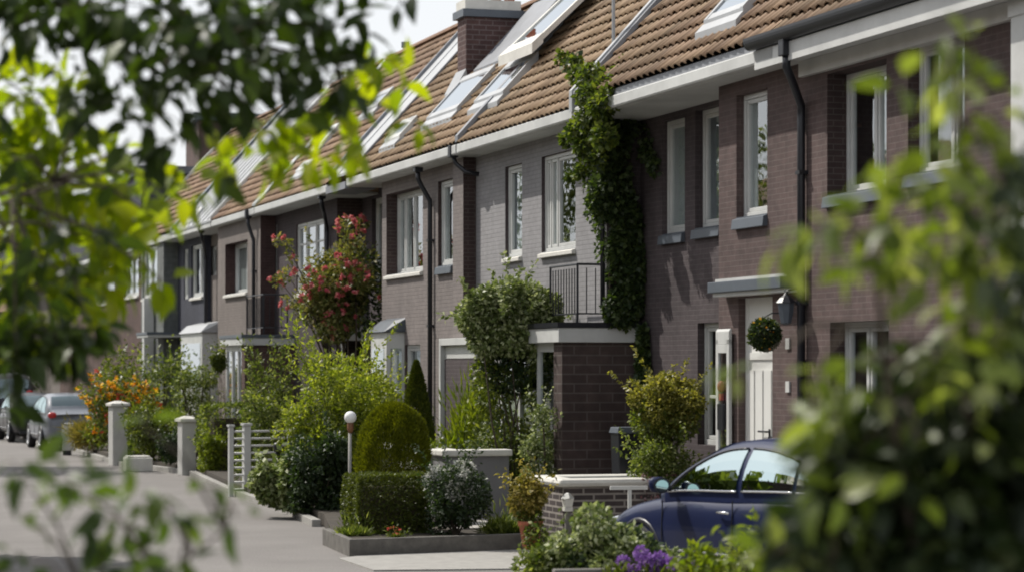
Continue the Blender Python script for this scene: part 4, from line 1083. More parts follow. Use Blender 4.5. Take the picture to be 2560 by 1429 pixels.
# ------------------------------------------------------------------ cars
def smooth_interp(x, xs, ys): 
    return float(np.interp(x, xs, ys))
def catm(xs, ys, n=60):
    """smooth curve through points"""
    xs = np.array(xs, float); ys = np.array(ys, float)
    m = np.gradient(ys, xs)
    def f(x):
        x = min(max(x, xs[0]), xs[-1]); i = min(int(np.searchsorted(xs, x, 'right'))-1, len(xs)-2); h = xs[i+1]-xs[i]; t = (x-xs[i])/h
        return (2*t**3-3*t**2+1)*ys[i] + (t**3-2*t**2+t)*h*m[i] + (-2*t**3+3*t**2)*ys[i+1] + (t**3-t**2)*h*m[i+1]
    return f
def car(label, loc, rz, paintmat, style='sedan', group=None, scale=1.0):
    """+x forward, +y to the car's left; origin on the ground under its middle"""
    t = thing('parked_car', label, 'van' if style == 'van' else 'car', loc, rz, group); t.scale = (scale,)*3
    P = M[paintmat]
    if style == 'sedan':
        top = catm([-2.25, -2.1, -1.7, -1.2, 0, .95, 1.4, 1.9, 2.15, 2.25], [.70, .93, .99, 1.0, .97, .93, .87, .75, .62, .48])
        zr = catm([-1.75, -1.45, -1.05, -.6, -.15, .25, .65, 1.10], [.98, 1.14, 1.32, 1.42, 1.445, 1.40, 1.23, .94]); c0, c1 = -1.75, 1.10
    elif style == 'hatch':
        top = catm([-2.05, -2.0, -1.7, -1.2, 0, .9, 1.3, 1.7, 2.0, 2.1], [.60, .90, .97, .98, .95, .93, .88, .77, .62, .45])
        zr = catm([-2.0, -1.85, -1.5, -1.0, -.3, .2, .6, 1.05], [.95, 1.15, 1.40, 1.48, 1.50, 1.44, 1.26, .93]); c0, c1 = -2.0, 1.05
    else:
        top = catm([-2.3, -2.25, -1.7, -1.2, 0, 1.2, 1.6, 2.0, 2.2, 2.3], [.7, 1.05, 1.08, 1.08, 1.08, 1.06, 1.0, .88, .72, .5])
        zr = catm([-2.25, -2.15, -1.9, -1.0, -.3, .6, 1.0, 1.45], [1.05, 1.5, 1.85, 1.92, 1.92, 1.86, 1.55, 1.06]); c0, c1 = -2.25, 1.45
    Lh = 2.25 if style == 'sedan' else (2.05 if style == 'hatch' else 2.3)
    wid = lambda x: .86*(1 - .16*abs(x/Lh)**4 - .10*abs(x/Lh)**14)
    xs = np.concatenate([[-Lh], np.linspace(-Lh*.965, Lh*.965, 34), [Lh]])
    def ring(x):
        e = abs(x/Lh); w = wid(x); zt = top(x); zb = .22 + .10*max(0, e-.8)/.2
        sh = zt - .06 - .04*(1-e)
        half = [(0, zb), (w*.86, zb), (w*.965, zb+.10), (w*.985, zb+(sh-zb)*.42), (w*1.0, zb+(sh-zb)*.66), (w*.985, sh-.06), (w*.945, sh), (w*.85, zt-.01), (w*.5, zt+.006), (0, zt+.012)]
        return half + [(-y, z) for y, z in half[-2:0:-1]]
    mb = MB(); R_ = [ring(x) for x in xs]; n = len(R_[0])
    for x, r in zip(xs, R_): mb.v += [(x, y, z) for y, z in r]
    for i in range(len(xs)-1):
        for j in range(n): mb.f.append((i*n+j, i*n+(j+1) % n, (i+1)*n+(j+1) % n, (i+1)*n+j))
    mb.f.append(tuple(range(n-1, -1, -1))); mb.f.append(tuple((len(xs)-1)*n+j for j in range(n)))
    body = mb.build('body', P, t, True, sub=1)
    # cabin
    yb = lambda x: wid(x)*.93; yr = lambda x: .62*(1-.12*((x-(-.3))/1.7)**2)
    def side(x, z, o=0.0):
        zb_, zt = top(x)-.04, zr(x)-.03; q = min(1, max(0, (z-zb_)/max(.02, (zr_max-zb_))))
        y = yb(x) + (.60-yb(x))*q + .05*math.sin(math.pi*q)
        return (x, y+o, z)
    zr_max = max(zr(x) for x in np.linspace(c0, c1, 40))
    cx = np.linspace(c0, c1, 30); cab = MB(); rings = []
    for x in cx:
        zb_, zt = top(x)-.08, max(zr(x), top(x)-.02)
        pts = []
        for q in (0, .33, .66, .93):
            pts.append(side(x, zb_+(zt-zb_)*q)[1:])
        ye = pts[-1][0]; pts += [(ye*.86, zt+.012), (ye*.45, zt+.03), (0, zt+.035)]
        rings.append(pts + [(-y, z) for y, z in pts[-2::-1]])
    n = len(rings[0])
    for x, r in zip(cx, rings): cab.v += [(x, y, z) for y, z in r]
    for i in range(len(cx)-1):
        for j in range(n-1): cab.f.append((i*n+j, i*n+j+1, (i+1)*n+j+1, (i+1)*n+j))
    cab.f.append(tuple(range(n))); cab.f.append(tuple((len(cx)-1)*n+j for j in range(n)))
    cab.build('cabin', P, t, True)
    # side glass and trim
    def glass(x0, x1, sgn, name='side_window'):
        g = MB(); m = 16; pts = []
        for k in range(m+1):
            x = x0 + (x1-x0)*k/m; zb_ = top(x)+.035; zt = zr(x)-.075
            zt = max(zt, zb_+.005); pts.append((x, zb_, zt))
        for a, b in zip(pts, pts[1:]):
            for q in range(4):
                z = lambda p, f: p[1]+(p[2]-p[1])*f
                c = [(a[0], z(a, q/4)), (b[0], z(b, q/4)), (b[0], z(b, (q+1)/4)), (a[0], z(a, (q+1)/4))]
                g.quad(*[(lambda s: (s[0], sgn*s[1], s[2]))(side(xx, zz, .012)) for xx, zz in c])
        o = g.build(name, M['carglass'], t, True)
        tr = MB(); lo = [side(p[0], p[1]-.012, .012) for p in pts]; hi = [side(p[0], p[2]+.01, .012) for p in pts]
        tr.tube([(a, sgn*b, c) for a, b, c in lo], .011, 6); tr.build('trim', M['chrome'], o, True)
        tr = MB(); tr.tube([(a, sgn*b, c) for a, b, c in hi], .013, 6); tr.build('frame', M['black'], o, True)
        return o
    if style == 'sedan': spans = [(.98, -.12), (-.20, -.95), (-1.0, -1.38)]
    elif style == 'hatch': spans = [(.92, -.10), (-.18, -1.0), (-1.08, -1.6)]
    else: spans = [(1.3, .25), (.15, -.9), (-1.0, -1.95)]
    for sgn in (1, -1):
        for a, b in spans: glass(b, a, sgn)
    # windscreen and rear window
    def screen(x0, x1, name, wf):
        g = MB(); m = 10
        for k in range(m):
            xa, xb = x0+(x1-x0)*k/m, x0+(x1-x0)*(k+1)/m
            for j in range(8):
                ya, yb_ = -1+2*j/8, -1+2*(j+1)/8
                f = lambda x, y: (x, y*side(x, zr(x)-.05)[1]*wf, zr(x)+.048-.028*abs(y)**2)
                g.quad(f(xa, ya), f(xb, ya), f(xb, yb_), f(xa, yb_))
        return g.build(name, M['carglass'], t, True)
    if style == 'sedan': screen(.25, 1.02, 'windscreen', .86); screen(-1.70, -1.0, 'rear_window', .84)
    elif style == 'hatch': screen(.25, .98, 'windscreen', .86); screen(-1.94, -1.45, 'rear_window', .84)
    else: screen(.75, 1.38, 'windscreen', .86); screen(-2.22, -1.95, 'rear_window', .84)
    # wheels
    for wx in (Lh*.62, -Lh*.60):
        for sgn in (1, -1):
            w = MB(); pr = [(.19, -.09), (.29, -.10), (.315, -.06), (.315, .06), (.29, .10), (.19, .09)]
            i0 = len(w.v)
            for r, y in pr:
                for j in range(24):
                    a = 2*math.pi*j/24; w.v.append((wx+r*math.cos(a), sgn*.76+y, .315+r*math.sin(a)))
            for k in range(len(pr)-1):
                for j in range(24): w.f.append((k*24+j, k*24+(j+1) % 24, (k+1)*24+(j+1) % 24, (k+1)*24+j))
            wh = w.build('wheel', M['rubber'], t, True)
            rm = MB()
            for k in range(5):
                a = 2*math.pi*k/5; c, s_ = math.cos(a), math.sin(a); o = sgn*.84
                rm.hexa([(wx-.03*s_, o-.015, .315+.03*c), (wx+.03*s_, o-.015, .315-.03*c), (wx+.2*c+.02*s_, o-.015, .315+.2*s_-.02*c), (wx+.2*c-.02*s_, o-.015, .315+.2*s_+.02*c),
                         (wx-.03*s_, o+.015, .315+.03*c), (wx+.03*s_, o+.015, .315-.03*c), (wx+.2*c+.02*s_, o+.012, .315+.2*s_-.02*c), (wx+.2*c-.02*s_, o+.012, .315+.2*s_+.02*c)])
            rm.tube([(wx+.2*math.cos(2*math.pi*j/20), sgn*.845, .315+.2*math.sin(2*math.pi*j/20)) for j in range(21)], .016, 6)
            rm.build('rim', M['rim'], wh, False)
            ar = MB(); ar.tube([(wx+.365*math.cos(math.pi*j/12), sgn*wid(wx)*.985, .30+.365*math.sin(math.pi*j/12)) for j in range(13)], .03, 6); ar.build('wheel_arch', M['black'], t, True)
    # mirrors, handles, lamps, seams, plate
    for sgn in (1, -1):
        x = (.86 if style != 'van' else 1.2); z = top(x)+.10
        m_ = MB(); m_.lathe([(.01, -.09), (.075, -.08), (.10, -.02), (.10, .06), (.06, .10), (.01, .105)], (0, 0, 0), 14)
        m_.v = [(x+.02-q[1]*.55, sgn*(wid(x)+.12)+q[0]*.95*sgn, z-.02+q[2]*.74) for q in m_.v]
        mm = m_.build('mirror', P, t, True)
        g = MB(); g.poly([(x-.055, sgn*(wid(x)+.12)+.070*math.cos(2*math.pi*j/14), z-.02+.052*math.sin(2*math.pi*j/14)) for j in range(14)]); g.build('mirror_glass', M['mirror'], mm)
        g = MB(); g.poly([(x-.052, sgn*(wid(x)+.12)+.094*math.cos(2*math.pi*j/14), z-.02+.074*math.sin(2*math.pi*j/14)) for j in range(14)]); g.build('mirror_rim', M['black'], mm)
        g = MB(); g.tube([(x+.02, sgn*(wid(x)-.03), z-.06), (x+.02, sgn*(wid(x)+.06), z-.03)], .025, 6); g.build('mirror_arm', M['black'], mm, True)
        for hx in ((-.02, -.95) if style != 'van' else (.3, -.8)):
            zz = top(hx)-.17; h = MB(); h.tube([(hx-.09, sgn*(wid(hx)+.005), zz), (hx-.07, sgn*(wid(hx)+.03), zz+.005), (hx+.07, sgn*(wid(hx)+.03), zz+.005), (hx+.09, sgn*(wid(hx)+.005), zz)], .013, 6); h.build('door_handle', M['chrome'], t, True)
        for sx in ((1.0, -.13, -1.05) if style != 'van' else (1.3, .2, -.95)):
            s_ = MB(); pts = []
            for q in range(7):
                zz = .34 + (top(sx)-.06-.34)*q/6; f = (zz-.22)/(top(sx)-.32)
                pts.append((sx, sgn*(wid(sx)*(.985+.012*math.sin(min(1, f)*math.pi))+.0015), zz))
            s_.tube(pts, .006, 4); s_.build('door_seam', M['black'], t)
        s_ = MB(); s_.tube([(x_, sgn*(wid(x_)*.99+.008), .42+.02*(x_-1.0)*-.3) for x_ in np.linspace(-.95, .95, 9)], .012, 6); s_.build('side_trim', M['chrome'], t, True)
        tl = MB(); tl.ball((0, 0, 0), 1, 12, 8); xx = -Lh*.955; tl.v = [(xx+q[0]*.07, sgn*(wid(xx)*.86)+q[1]*.13, (top(-Lh*.9)-.17)+q[2]*.09) for q in tl.v]; tl.build('taillight', M['taillight'], t, True)
        hl = MB(); hl.ball((0, 0, 0), 1, 12, 8); xx = Lh*.93; hl.v = [(xx+q[0]*.09, sgn*(wid(xx)*.80)+q[1]*.15, .60+q[2]*.07) for q in hl.v]; hl.build('headlight', M['lens'], t, True)
    pl = MB(); pl.box(-Lh-.012, -Lh+.03, -.26, .26, .50, .61); pl.build('number_plate', M['gold_plate'], t)
    bp = MB(); bp.box(-Lh-.008, -Lh+.1, -.62, .62, .27, .36); bp.build('bumper', M['black'], t, bevel=.02)
    return t
M['gold_plate'] = paint('plate_yellow', (0.70, 0.50, 0.06), 0.4, 0.05, 5)
hd_ = math.atan2(.862, -.507)
car('navy blue saloon car parked on the drive before the white front door', (2.64, 22.75, .10), hd_, 'car_blue', 'sedan')
hs = math.atan2(.955, -.31)
car('white hatchback parked at the kerb, nearest of the cars down the street', WG(163, 68.2), hs, 'car_white', 'hatch')
car('black car parked in front of the white hatchback, farther down the street', WG(78, 75.5), hs, 'car_black', 'sedan')
car('dark grey van at the left edge, farthest parked vehicle', WG(8, 82.5), hs, 'car_grey', 'van')
# ------------------------------------------------------------------ front garden planting
GZ = .17
def pxbush(name, label, cat, x0, x1, ytop, ybot, Y, n, leaf, mat, depth=None, zb=GZ, full=True, **kw):
    """crown seen between the sight lines x0..x1 and ytop..ybot at distance Y; a full one reaches the ground"""
    if full: ybot = HY + (H-zb)*F/Y; kw['full'] = True
    a = W((x0+x1)/2, ytop, Y); b = W((x0+x1)/2, ybot, Y)
    rx = (x1-x0)/2/F*Y; rz = (a.z-b.z)/2; ry = depth if depth else rx
    base = (a.x, Y, zb)
    return bush(name, label, cat, base, (0, 0, b.z+rz-zb), (rx, ry, rz), n, leaf, M[mat] if isinstance(mat, str) else mat, **kw)

# clipped box hedge (flat sided)
def hedge(label, x0, x1, ytop, Y, dep, n, mat, rz=R(17), zb=GZ, leaf=.045, name='clipped_hedge'):
    c = WG((x0+x1)/2, Y, zb); h = W((x0+x1)/2, ytop, Y).z - zb; w = (x1-x0)/F*Y/2*.95
    t = thing(name, label, 'hedge', c, rz)
    p = rng.uniform(-1, 1, (n, 3)); k = rng.integers(0, 6, n); fx = rng.random(n) < .8
    for i in range(3):
        for s_, kk in ((-1, 2*i), (1, 2*i+1)):
            m = fx & (k == kk); p[m, i] = s_*(1-.10*rng.random(m.sum()))
    bump = 1 + .035*np.sin(p[:, 0]*5+p[:, 2]*3) + .03*np.sin(p[:, 1]*7+1)
    d = unit(np.where(np.abs(p) > .88, p, 0.15*p) + .01)
    q = p*np.array([w, dep, h/2])*bump[:, None] + np.array([0, 0, h/2]); q[:, 2] = np.maximum(q[:, 2], .02)
    leaves('foliage', q, d, leaf, M[mat], t, 'diamond', .55, 0, .8)
    mb = MB(); mb.box(-w*.72, w*.72, -dep*.72, dep*.72, .02, h*.8); mb.build('branch_core', M['bark'], t)
    return t
hedge('square clipped box hedge beside the globe lamp pole, in the edged bed', 872, 1062, 1186, 30.9, .42, 26000, 'box', leaf=.036)
def clipped(name, label, x0, x1, ytop, Y, n, leaf, mat, form):
    c = WG((x0+x1)/2, Y, GZ); h = W((x0+x1)/2, ytop, Y).z-GZ; r = (x1-x0)/2/F*Y
    t = thing(name, label, 'conifer', c)
    a = rng.uniform(0, 2*np.pi, n); q = rng.random(n)**.8
    q = np.where(rng.random(n) < .5, q, 1-(1-q)**1.6)
    if form == 'dome': prof = np.sqrt(np.clip(1-np.abs(np.clip((q-.52)/.48, -.85, 1))**2.3, 0, 1))
    else: prof = np.where(q < .25, .85+.6*q, 1.0*(1-(q-.25)/.75)**.75)
    lump = 1 + .05*np.sin(a*5+q*9) + .04*np.sin(a*9-q*14) + .03*np.sin(a*3+q*23)
    rr = prof*r*lump*np.where(rng.random(n) < .85, rng.uniform(.88, 1.0, n), rng.random(n)**.5)
    p = np.stack([rr*np.cos(a), rr*np.sin(a), q*h], 1)
    d = unit(np.stack([np.cos(a)*.7, np.sin(a)*.7, .25+q*.9], 1))
    leaves('foliage', p, d, leaf, M[mat], t, 'diamond', .3, -.3, .55, .3)
    stems('stem', (0, 0, 0), [(0, 0, h*.8), (.1, 0, h*.6), (-.1, .05, h*.5)], .02, M['bark'], t)
    return t
clipped('dome_conifer', 'smooth dome shaped clipped conifer behind the box hedge and globe lamp', 893, 1074, 1010, 32.8, 42000, .045, 'conifer', 'dome')
clipped('cone_conifer', 'dark cone shaped conifer behind the dome conifer', 980, 1102, 906, 35.2, 26000, .045, 'conifer_dark', 'cone')
# white flowered silvery shrub
def white_bits(t, l): 
    o = flowers(t, l, 1000, .034, M['whitepetal'], 'blossom', 4, .25, .012); o['kind'] = 'stuff'
t = pxbush('flowering_shrub', 'dark shrub dusted with white flowers, in front of the rendered wall', 'shrub', 1056, 1228, 1150, 1362, 30.3, 5200, .05, 'bush_dark', depth=.45, k=22, lr=(.2, .38), spread=1.2, extra=None)
l2 = ellipsoid_lumps((0, 0, .55), (.47, .42, .52), 16, (.16, .26), -.2)
p, d = lump_points(2600, l2, .4); leaves('foliage', p, d, .045, M['silver'], t, 'diamond', .4, -.2, 1.0)
white_bits(t, l2)
pxbush('leafy_shrub', 'small lime shrub leaning over the edge of the rendered wall', 'shrub', 1042, 1112, 1100, 1200, 34.0, 1100, .055, 'bush_lime', k=9, full=False)
pxbush('grass_tuft', 'loose grassy tuft spilling over the bed edging, right of the white flowered shrub', 'grass', 1205, 1330, 1300, 1372, 30.5, 2200, .14, 'ref_leaf', depth=.22, k=14, aspect=.10, droop=-.8, stem=False, full=False)
pxbush('grass_tuft', 'small tuft of grass at the foot of the globe lamp', 'grass', 842, 925, 1325, 1372, 30.2, 1300, .10, 'ref_leaf', depth=.2, k=10, aspect=.14, droop=-.6, stem=False, full=False)
t = pxbush('begonia', 'tiny red flowering plant on the bed edging', 'flower', 966, 1004, 1338, 1362, 29.9, 160, .04, 'bush_mid', k=4, stem=False, depth=.08, full=False)
leaves('blossom', *lump_points(26, [((0, 0, .08), (.08, .06, .04))], .2), .03, M['redpetal'], t, 'diamond', .9)
# potted golden shrub
Yp = 29.15; pb = WG(1326, Yp, .08); hp = .33
t = pxbush('potted_shrub', 'golden leaved shrub growing in the terracotta pot', 'shrub', 1272, 1362, 1185, 1305, Yp, 3000, .06, 'gold', k=14, zb=.08+hp, depth=.2, full=False)
p, d = lump_points(600, [((.03, 0, .05), (.14, .12, .14))], .4); leaves('foliage', p, d, .05, M['bush_mid'], t)
mb = MB(); mb.lathe([(.09, 0), (.13, hp*.8), (.145, hp*.82), (.15, hp), (.125, hp), (.12, hp*.9)], (0, 0, 0), 20)
o = mb.build('plant_pot', M['terracotta'], None, True); o.location = pb; tag(o, 'terracotta pot on the path below the golden shrub', 'pot')
p, d = lump_points(700, [((0, 0, .16), (.13, .1, .16))], .3)
t = thing('trailing_plant', 'green plant trailing in front of the terracotta pot', 'plant', pb + Vector((.06, -.16, 0))); leaves('foliage', p, d, .045, M['bush_mid'], t)
# topiary by the porch and the mixed planting under it
YT = 30.25
t = pxbush('golden_topiary', 'large round golden green shrub in the brick planter before the brown wall', 'shrub', 1560, 1768, 922, 1095, YT, 11000, .05, 'gold_top', depth=.42, k=30, lr=(.24, .36), zb=.5, shoots=9, full=False)
p, d = lump_points(3500, [((0, .05, W(1660, 1040, YT).z-.5), (.42, .36, .36))], .6); leaves('foliage', p, d, .055, M['bush_mid'], t)
for q in range(9):
    pass
t = pxbush('mixed_shrub', 'reddish and cream leaved bush under the golden topiary', 'shrub', 1578, 1765, 1085, 1180, 30.05, 6000, .05, 'ref_leaf', depth=.35, k=16, zb=.5)
def reds(t): leaves('blossom', *lump_points(420, [((-.12, -.2, .28), (.28, .18, .22))], .2), .04, M['mauve'], t, 'diamond', .7)
M['mauve'] = petal('mauve_leaf', (.14, .05, .05), (.26, .14, .14), (.45, .36, .36)); reds(t)
# climbing shrub on the porch front
t = pxbush('climbing_shrub', 'bushy climber with glossy leaves in front of the grey house porch', 'climber', 1138, 1408, 702, 912, 34.25, 12000, .07, 'pale', shoots=10, depth=.42, k=24, lr=(.24, .36), zb=GZ, full=False)
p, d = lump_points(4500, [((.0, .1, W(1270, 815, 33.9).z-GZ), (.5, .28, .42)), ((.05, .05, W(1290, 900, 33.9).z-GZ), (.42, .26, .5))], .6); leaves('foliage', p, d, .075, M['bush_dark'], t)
lpc = []
for px_, py_, r_ in ((1185, 790, .24), (1360, 790, .24), (1270, 742, .26), (1215, 850, .24), (1345, 850, .22), (1220, 750, .22), (1325, 750, .24), (1378, 800, .14), (1372, 845, .13), (1382, 765, .12), (1350, 890, .16)):
    q = W(px_, py_, 34.0); lpc.append(((q.x-t.location.x, -.12, q.z-GZ), (r_, r_, r_)))
p, d = lump_points(6200, lpc, .3); leaves('foliage', p, d, .07, M['pale'], t, 'diamond', .55, .2)
p, d = lump_points(6500, [((-.22, 0, W(1230, 950, 33.9).z-GZ), (.30, .22, .5)), ((-.1, .1, .75), (.5, .25, .7)), ((.35, 0, W(1340, 930, 33.9).z-GZ), (.22, .2, .5)), ((.3, 0, .7), (.35, .2, .7))], .5); leaves('foliage', p, d, .07, M['bush_mid'], t)
pxbush('spiky_shrub', 'spiky lime green plants growing behind the rendered wall', 'shrub', 1100, 1215, 975, 1110, 36.6, 2000, .16, 'bush_lime', depth=.4, k=14, aspect=.16, droop=-1.0, spread=.5)
pxbush('spiky_shrub', 'tallest lime green spikes before the doorway, left of the glossy climber', 'shrub', 1148, 1235, 945, 1080, 37.0, 1300, .18, 'bush_lime', depth=.25, k=12, aspect=.14, droop=-1.2, spread=.4)
pxbush('rounded_shrub', 'cream flecked bush against the left side of the brick porch', 'shrub', 1312, 1392, 960, 1110, 33.0, 3200, .055, 'pale', depth=.22, k=14)
pxbush('rounded_shrub', 'dark low bush between the rendered wall and the porch', 'shrub', 1225, 1330, 1015, 1120, 35.6, 2600, .06, 'bush_dark', depth=.35, k=12)
pxbush('rounded_shrub', 'pale leaved low bush just above the rendered wall coping', 'shrub', 1150, 1260, 1050, 1125, 36.2, 1800, .06, 'pale', depth=.35, k=12)
# ivy on the return wall, over the eave and up the verge
x, y = rw(uN2, -.6)
t = thing('ivy', 'ivy climbing the wall corner and up the roof verge between the grey and brown houses', 'climber', (x, y, 2.9), ROT)
def iv(n, u_, v_, z_): return np.stack([rng.uniform(*u_, n), rng.uniform(*v_, n), rng.uniform(*z_, n)], 1)
def loc(p, u0, v0, z0): return p - np.array([u0, v0, z0])
lp = []
for k in range(46):
    zz = rnd.uniform(2.95, 5.45); vv = rnd.uniform(-.80, -.42) + (.12 if zz > 4.3 else -.08); lp.append(((uN2-.10-uN2+rnd.uniform(-.06, .06), vv+.6, zz-2.9), (.10, .16, .22)))
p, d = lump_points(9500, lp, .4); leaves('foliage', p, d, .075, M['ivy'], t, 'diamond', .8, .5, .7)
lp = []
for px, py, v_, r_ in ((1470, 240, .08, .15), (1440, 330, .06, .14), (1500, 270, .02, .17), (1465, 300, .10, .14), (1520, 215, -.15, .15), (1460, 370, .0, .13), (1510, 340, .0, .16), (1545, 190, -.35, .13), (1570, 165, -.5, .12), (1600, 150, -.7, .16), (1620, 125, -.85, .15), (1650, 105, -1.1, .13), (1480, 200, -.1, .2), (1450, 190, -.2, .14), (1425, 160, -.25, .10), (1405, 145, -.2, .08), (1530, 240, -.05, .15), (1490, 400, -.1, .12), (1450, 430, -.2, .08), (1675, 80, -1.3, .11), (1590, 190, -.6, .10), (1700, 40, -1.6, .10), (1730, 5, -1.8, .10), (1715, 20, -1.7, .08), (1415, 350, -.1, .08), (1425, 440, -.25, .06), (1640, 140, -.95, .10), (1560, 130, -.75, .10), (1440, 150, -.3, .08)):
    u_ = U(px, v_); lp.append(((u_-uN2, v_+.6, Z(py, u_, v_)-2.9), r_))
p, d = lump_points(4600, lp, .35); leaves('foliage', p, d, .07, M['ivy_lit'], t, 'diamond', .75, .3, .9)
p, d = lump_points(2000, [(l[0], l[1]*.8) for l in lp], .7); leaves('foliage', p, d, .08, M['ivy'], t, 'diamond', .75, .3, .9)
lp = []
for px, py in ((1495, 480), (1480, 520), (1500, 560), (1470, 450), (1505, 620), (1455, 400), (1490, 430), (1500, 520)):
    u_ = U(px, v2+.04); lp.append(((u_-uN2, v2+.05+.6, Z(py, u_, v2+.05)-2.9), (.20, .05, .16)))
for k in range(8):
    lp.append(((-.25-.12*k*.5, vB+.06+.6, 5.35-.05*k-2.9-rnd.uniform(0, .3)), (.16, .05, .12)))
p, d = lump_points(900, lp, .5); leaves('foliage', p, d, .07, M['ivy'], t, 'diamond', .75, .4, .8)
mb = MB()
for k in range(5):
    v_ = -.8+.08*k; mb.tube([(-.05, v_+.6, .3), (-.06, v_+.63, .7), (-.05, v_+.6+.05*math.sin(k), 1), (-.06, v_+.66, 2.5)], .014, 5)
mb.build('stem', M['bark'], t, True)
x, y = rw(uN2-.3, vB+.03)
t = thing('ivy', 'small dark ivy patch on the brown wall just right of the porch slab', 'climber', (x, y, 2.0), ROT)
p, d = lump_points(1500, [((0, .05, .1*k-.05), (.20-.02*k, .06, .12)) for k in range(8)], .4); leaves('foliage', p, d, .07, M['ivy'], t, 'diamond', .8)
mb = MB(); mb.tube([(0, .01, -1.9), (.02, .02, -.5), (0, .02, .6)], .012, 5); mb.build('stem', M['bark'], t, True)
# tall feathery shrub and what grows below it
t = pxbush('feathery_shrub', 'tall feathery yellow green shrub left of the globe lamp', 'shrub', 690, 1000, 850, 1120, 37.4, 15000, .075, 'bush_yellow', depth=.7, k=34, lr=(.2, .36), aspect=.4, droop=-.3, spread=1.1)
p, d = lump_points(7000, [((0, .1, .85), (.75, .6, .8)), ((-.4, 0, .5), (.5, .5, .5))], .6); leaves('foliage', p, d, .08, M['bush_mid'], t)
pxbush('feathery_shrub', 'pale green feathery shrub rising behind the white bar gate', 'shrub', 580, 740, 868, 1060, 45.0, 6000, .08, 'ref_leaf', depth=.6, k=22, lr=(.2, .36), aspect=.4, droop=-.3, spread=1.1)
pxbush('feathery_shrub', 'light green feathery shrub under the bay window of the taupe house', 'shrub', 890, 1010, 890, 1040, 40.0, 3000, .08, 'bush_yellow', depth=.5, k=18, lr=(.2, .36), aspect=.4, droop=-.2, spread=1.1)
pxbush('dark_shrub', 'dark green mass of shrub between the bollard light and the globe lamp', 'shrub', 722, 872, 1090, 1305, 35.9, 8000, .07, 'bush_dark', shoots=8, depth=.5, k=24)
pxbush('hydrangea', 'pale leaved hydrangea at the foot of the white bar gate', 'shrub', 632, 715, 1150, 1290, 36.6, 2800, .09, 'pale', shoots=5, depth=.35, k=16, aspect=.7)
pxbush('hydrangea', 'low pale edged plant along the road, right of the bollard light', 'shrub', 700, 765, 1150, 1285, 36.2, 1100, .10, 'pale', depth=.2, k=10, aspect=.7)
# rose tree before the plum house
YR = 45.5
t = pxbush('rose_tree', 'tall rose bush full of red and pink blooms before the plum house', 'rose', 738, 948, 610, 900, YR, 7500, .085, 'rose_leaf', depth=.6, k=30, lr=(.2, .34), inner=.4, aspect=.5, spread=1.1, full=False)
lr_ = []
for px, py, r_ in ((870, 570, .2), (905, 560, .12), (880, 630, .25), (720, 612, .10), (700, 605, .10), (735, 640, .1), (700, 700, .12), (725, 690, .14), (720, 755, .12), (840, 700, .3), (900, 700, .28), (960, 740, .12), (850, 790, .3), (790, 700, .22), (810, 830, .18), (770, 760, .16)):
    q = W(px, py, YR); lr_.append(((q.x-t.location.x, rnd.uniform(-.5, .1), q.z-GZ), (r_, r_, r_)))
p, d = lump_points(2400, lr_, .5); leaves('foliage', p, d, .08, M['rose_leaf'], t, 'diamond', .5, 0, 1.1)
mb = MB()
for l in lr_[3:9]:
    mb.tube([(0, 0, 1.6), ((l[0][0])*.5, l[0][1]*.5, l[0][2]*.6+.8), l[0]], [.02, .014, .006], 5)
mb.tube([(0, 0, 0), (.02, 0, 1.0), (0, 0, 2.6)], [.05, .04, .02], 6); mb.build('trunk', M['bark'], t, True)
p, d = lump_points(3000, [((.35, .4, W(890, 720, YR).z-GZ), (.5, .3, .85)), ((0, .3, 1.7), (.6, .3, .6))], .6); leaves('foliage', p, d, .09, M['bush_dark'], t)
pts, dd = lump_points(92, [(l[0], tuple(k_*1.05 for k_ in l[1])) for l in lr_], 0)
pts[:, 1] -= .12
for i in range(len(pts)):
    nP = 18; P_ = np.repeat(pts[i:i+1], nP, 0) + rng.normal(size=(nP, 3))*.012; D_ = np.repeat(dd[i:i+1], nP, 0)
    leaves('rose_bloom', P_, D_, .062, M['rose'], t, 'diamond', .9, 0, 1.0)
# planting further down the row
pxbush('clipped_bush', 'round clipped lime bush between the white pillar and the bar gate', 'shrub', 494, 566, 1088, 1190, 49.5, 3000, .06, 'bush_lime', depth=.28, k=14, lr=(.3, .4), inner=.1)
t = pxbush('topiary_standard', 'small clipped ball tree standing before the tan house', 'tree', 524, 566, 872, 932, 51.0, 1600, .06, 'bush_mid', k=12, lr=(.35, .45), inner=.1, full=False)
pxbush('ornamental_tree', 'loose pale ornamental bush tree behind the white pillar', 'tree', 425, 545, 895, 1045, 54.0, 4500, .09, 'ref_leaf', depth=.5, k=20, lr=(.2, .36), aspect=.35, droop=.5)
hedge('leafy hedge topped with white flowers behind the round lime bush', 498, 700, 1012, 50.5, .4, 6000, 'ref_leaf', rz=ROT-R(90), leaf=.07, name='leafy_hedge')
hedge('dark hedge block right behind the bar gate', 636, 706, 1008, 47.5, .35, 3000, 'bush_dark', rz=ROT-R(90), leaf=.07, name='leafy_hedge')
pxbush('leafy_shrub', 'grey green shrub between the two white pillars', 'shrub', 318, 446, 1010, 1180, 55.0, 4500, .08, 'bush_mid', depth=.6, k=20)
pxbush('leafy_shrub', 'dark shrub in shade just left of the front white pillar', 'shrub', 400, 452, 1080, 1185, 52.5, 1800, .07, 'bush_dark', depth=.3, k=10)
pxbush('grass_clump', 'yellow ornamental grass clump by the road beyond the pillars', 'grass', 172, 276, 1062, 1128, 62.0, 2400, .22, 'gold', depth=.4, k=14, aspect=.10, droop=-.4, stem=False)
def fl(t, l):
    o = flowers(t, l, 150, .10, M['orange'], 'blossom', 6, .8, .02); o['kind'] = 'stuff'
    o = flowers(t, l, 24, .09, M['redpetal'], 'blossom', 6, .8, .02); o['kind'] = 'stuff'
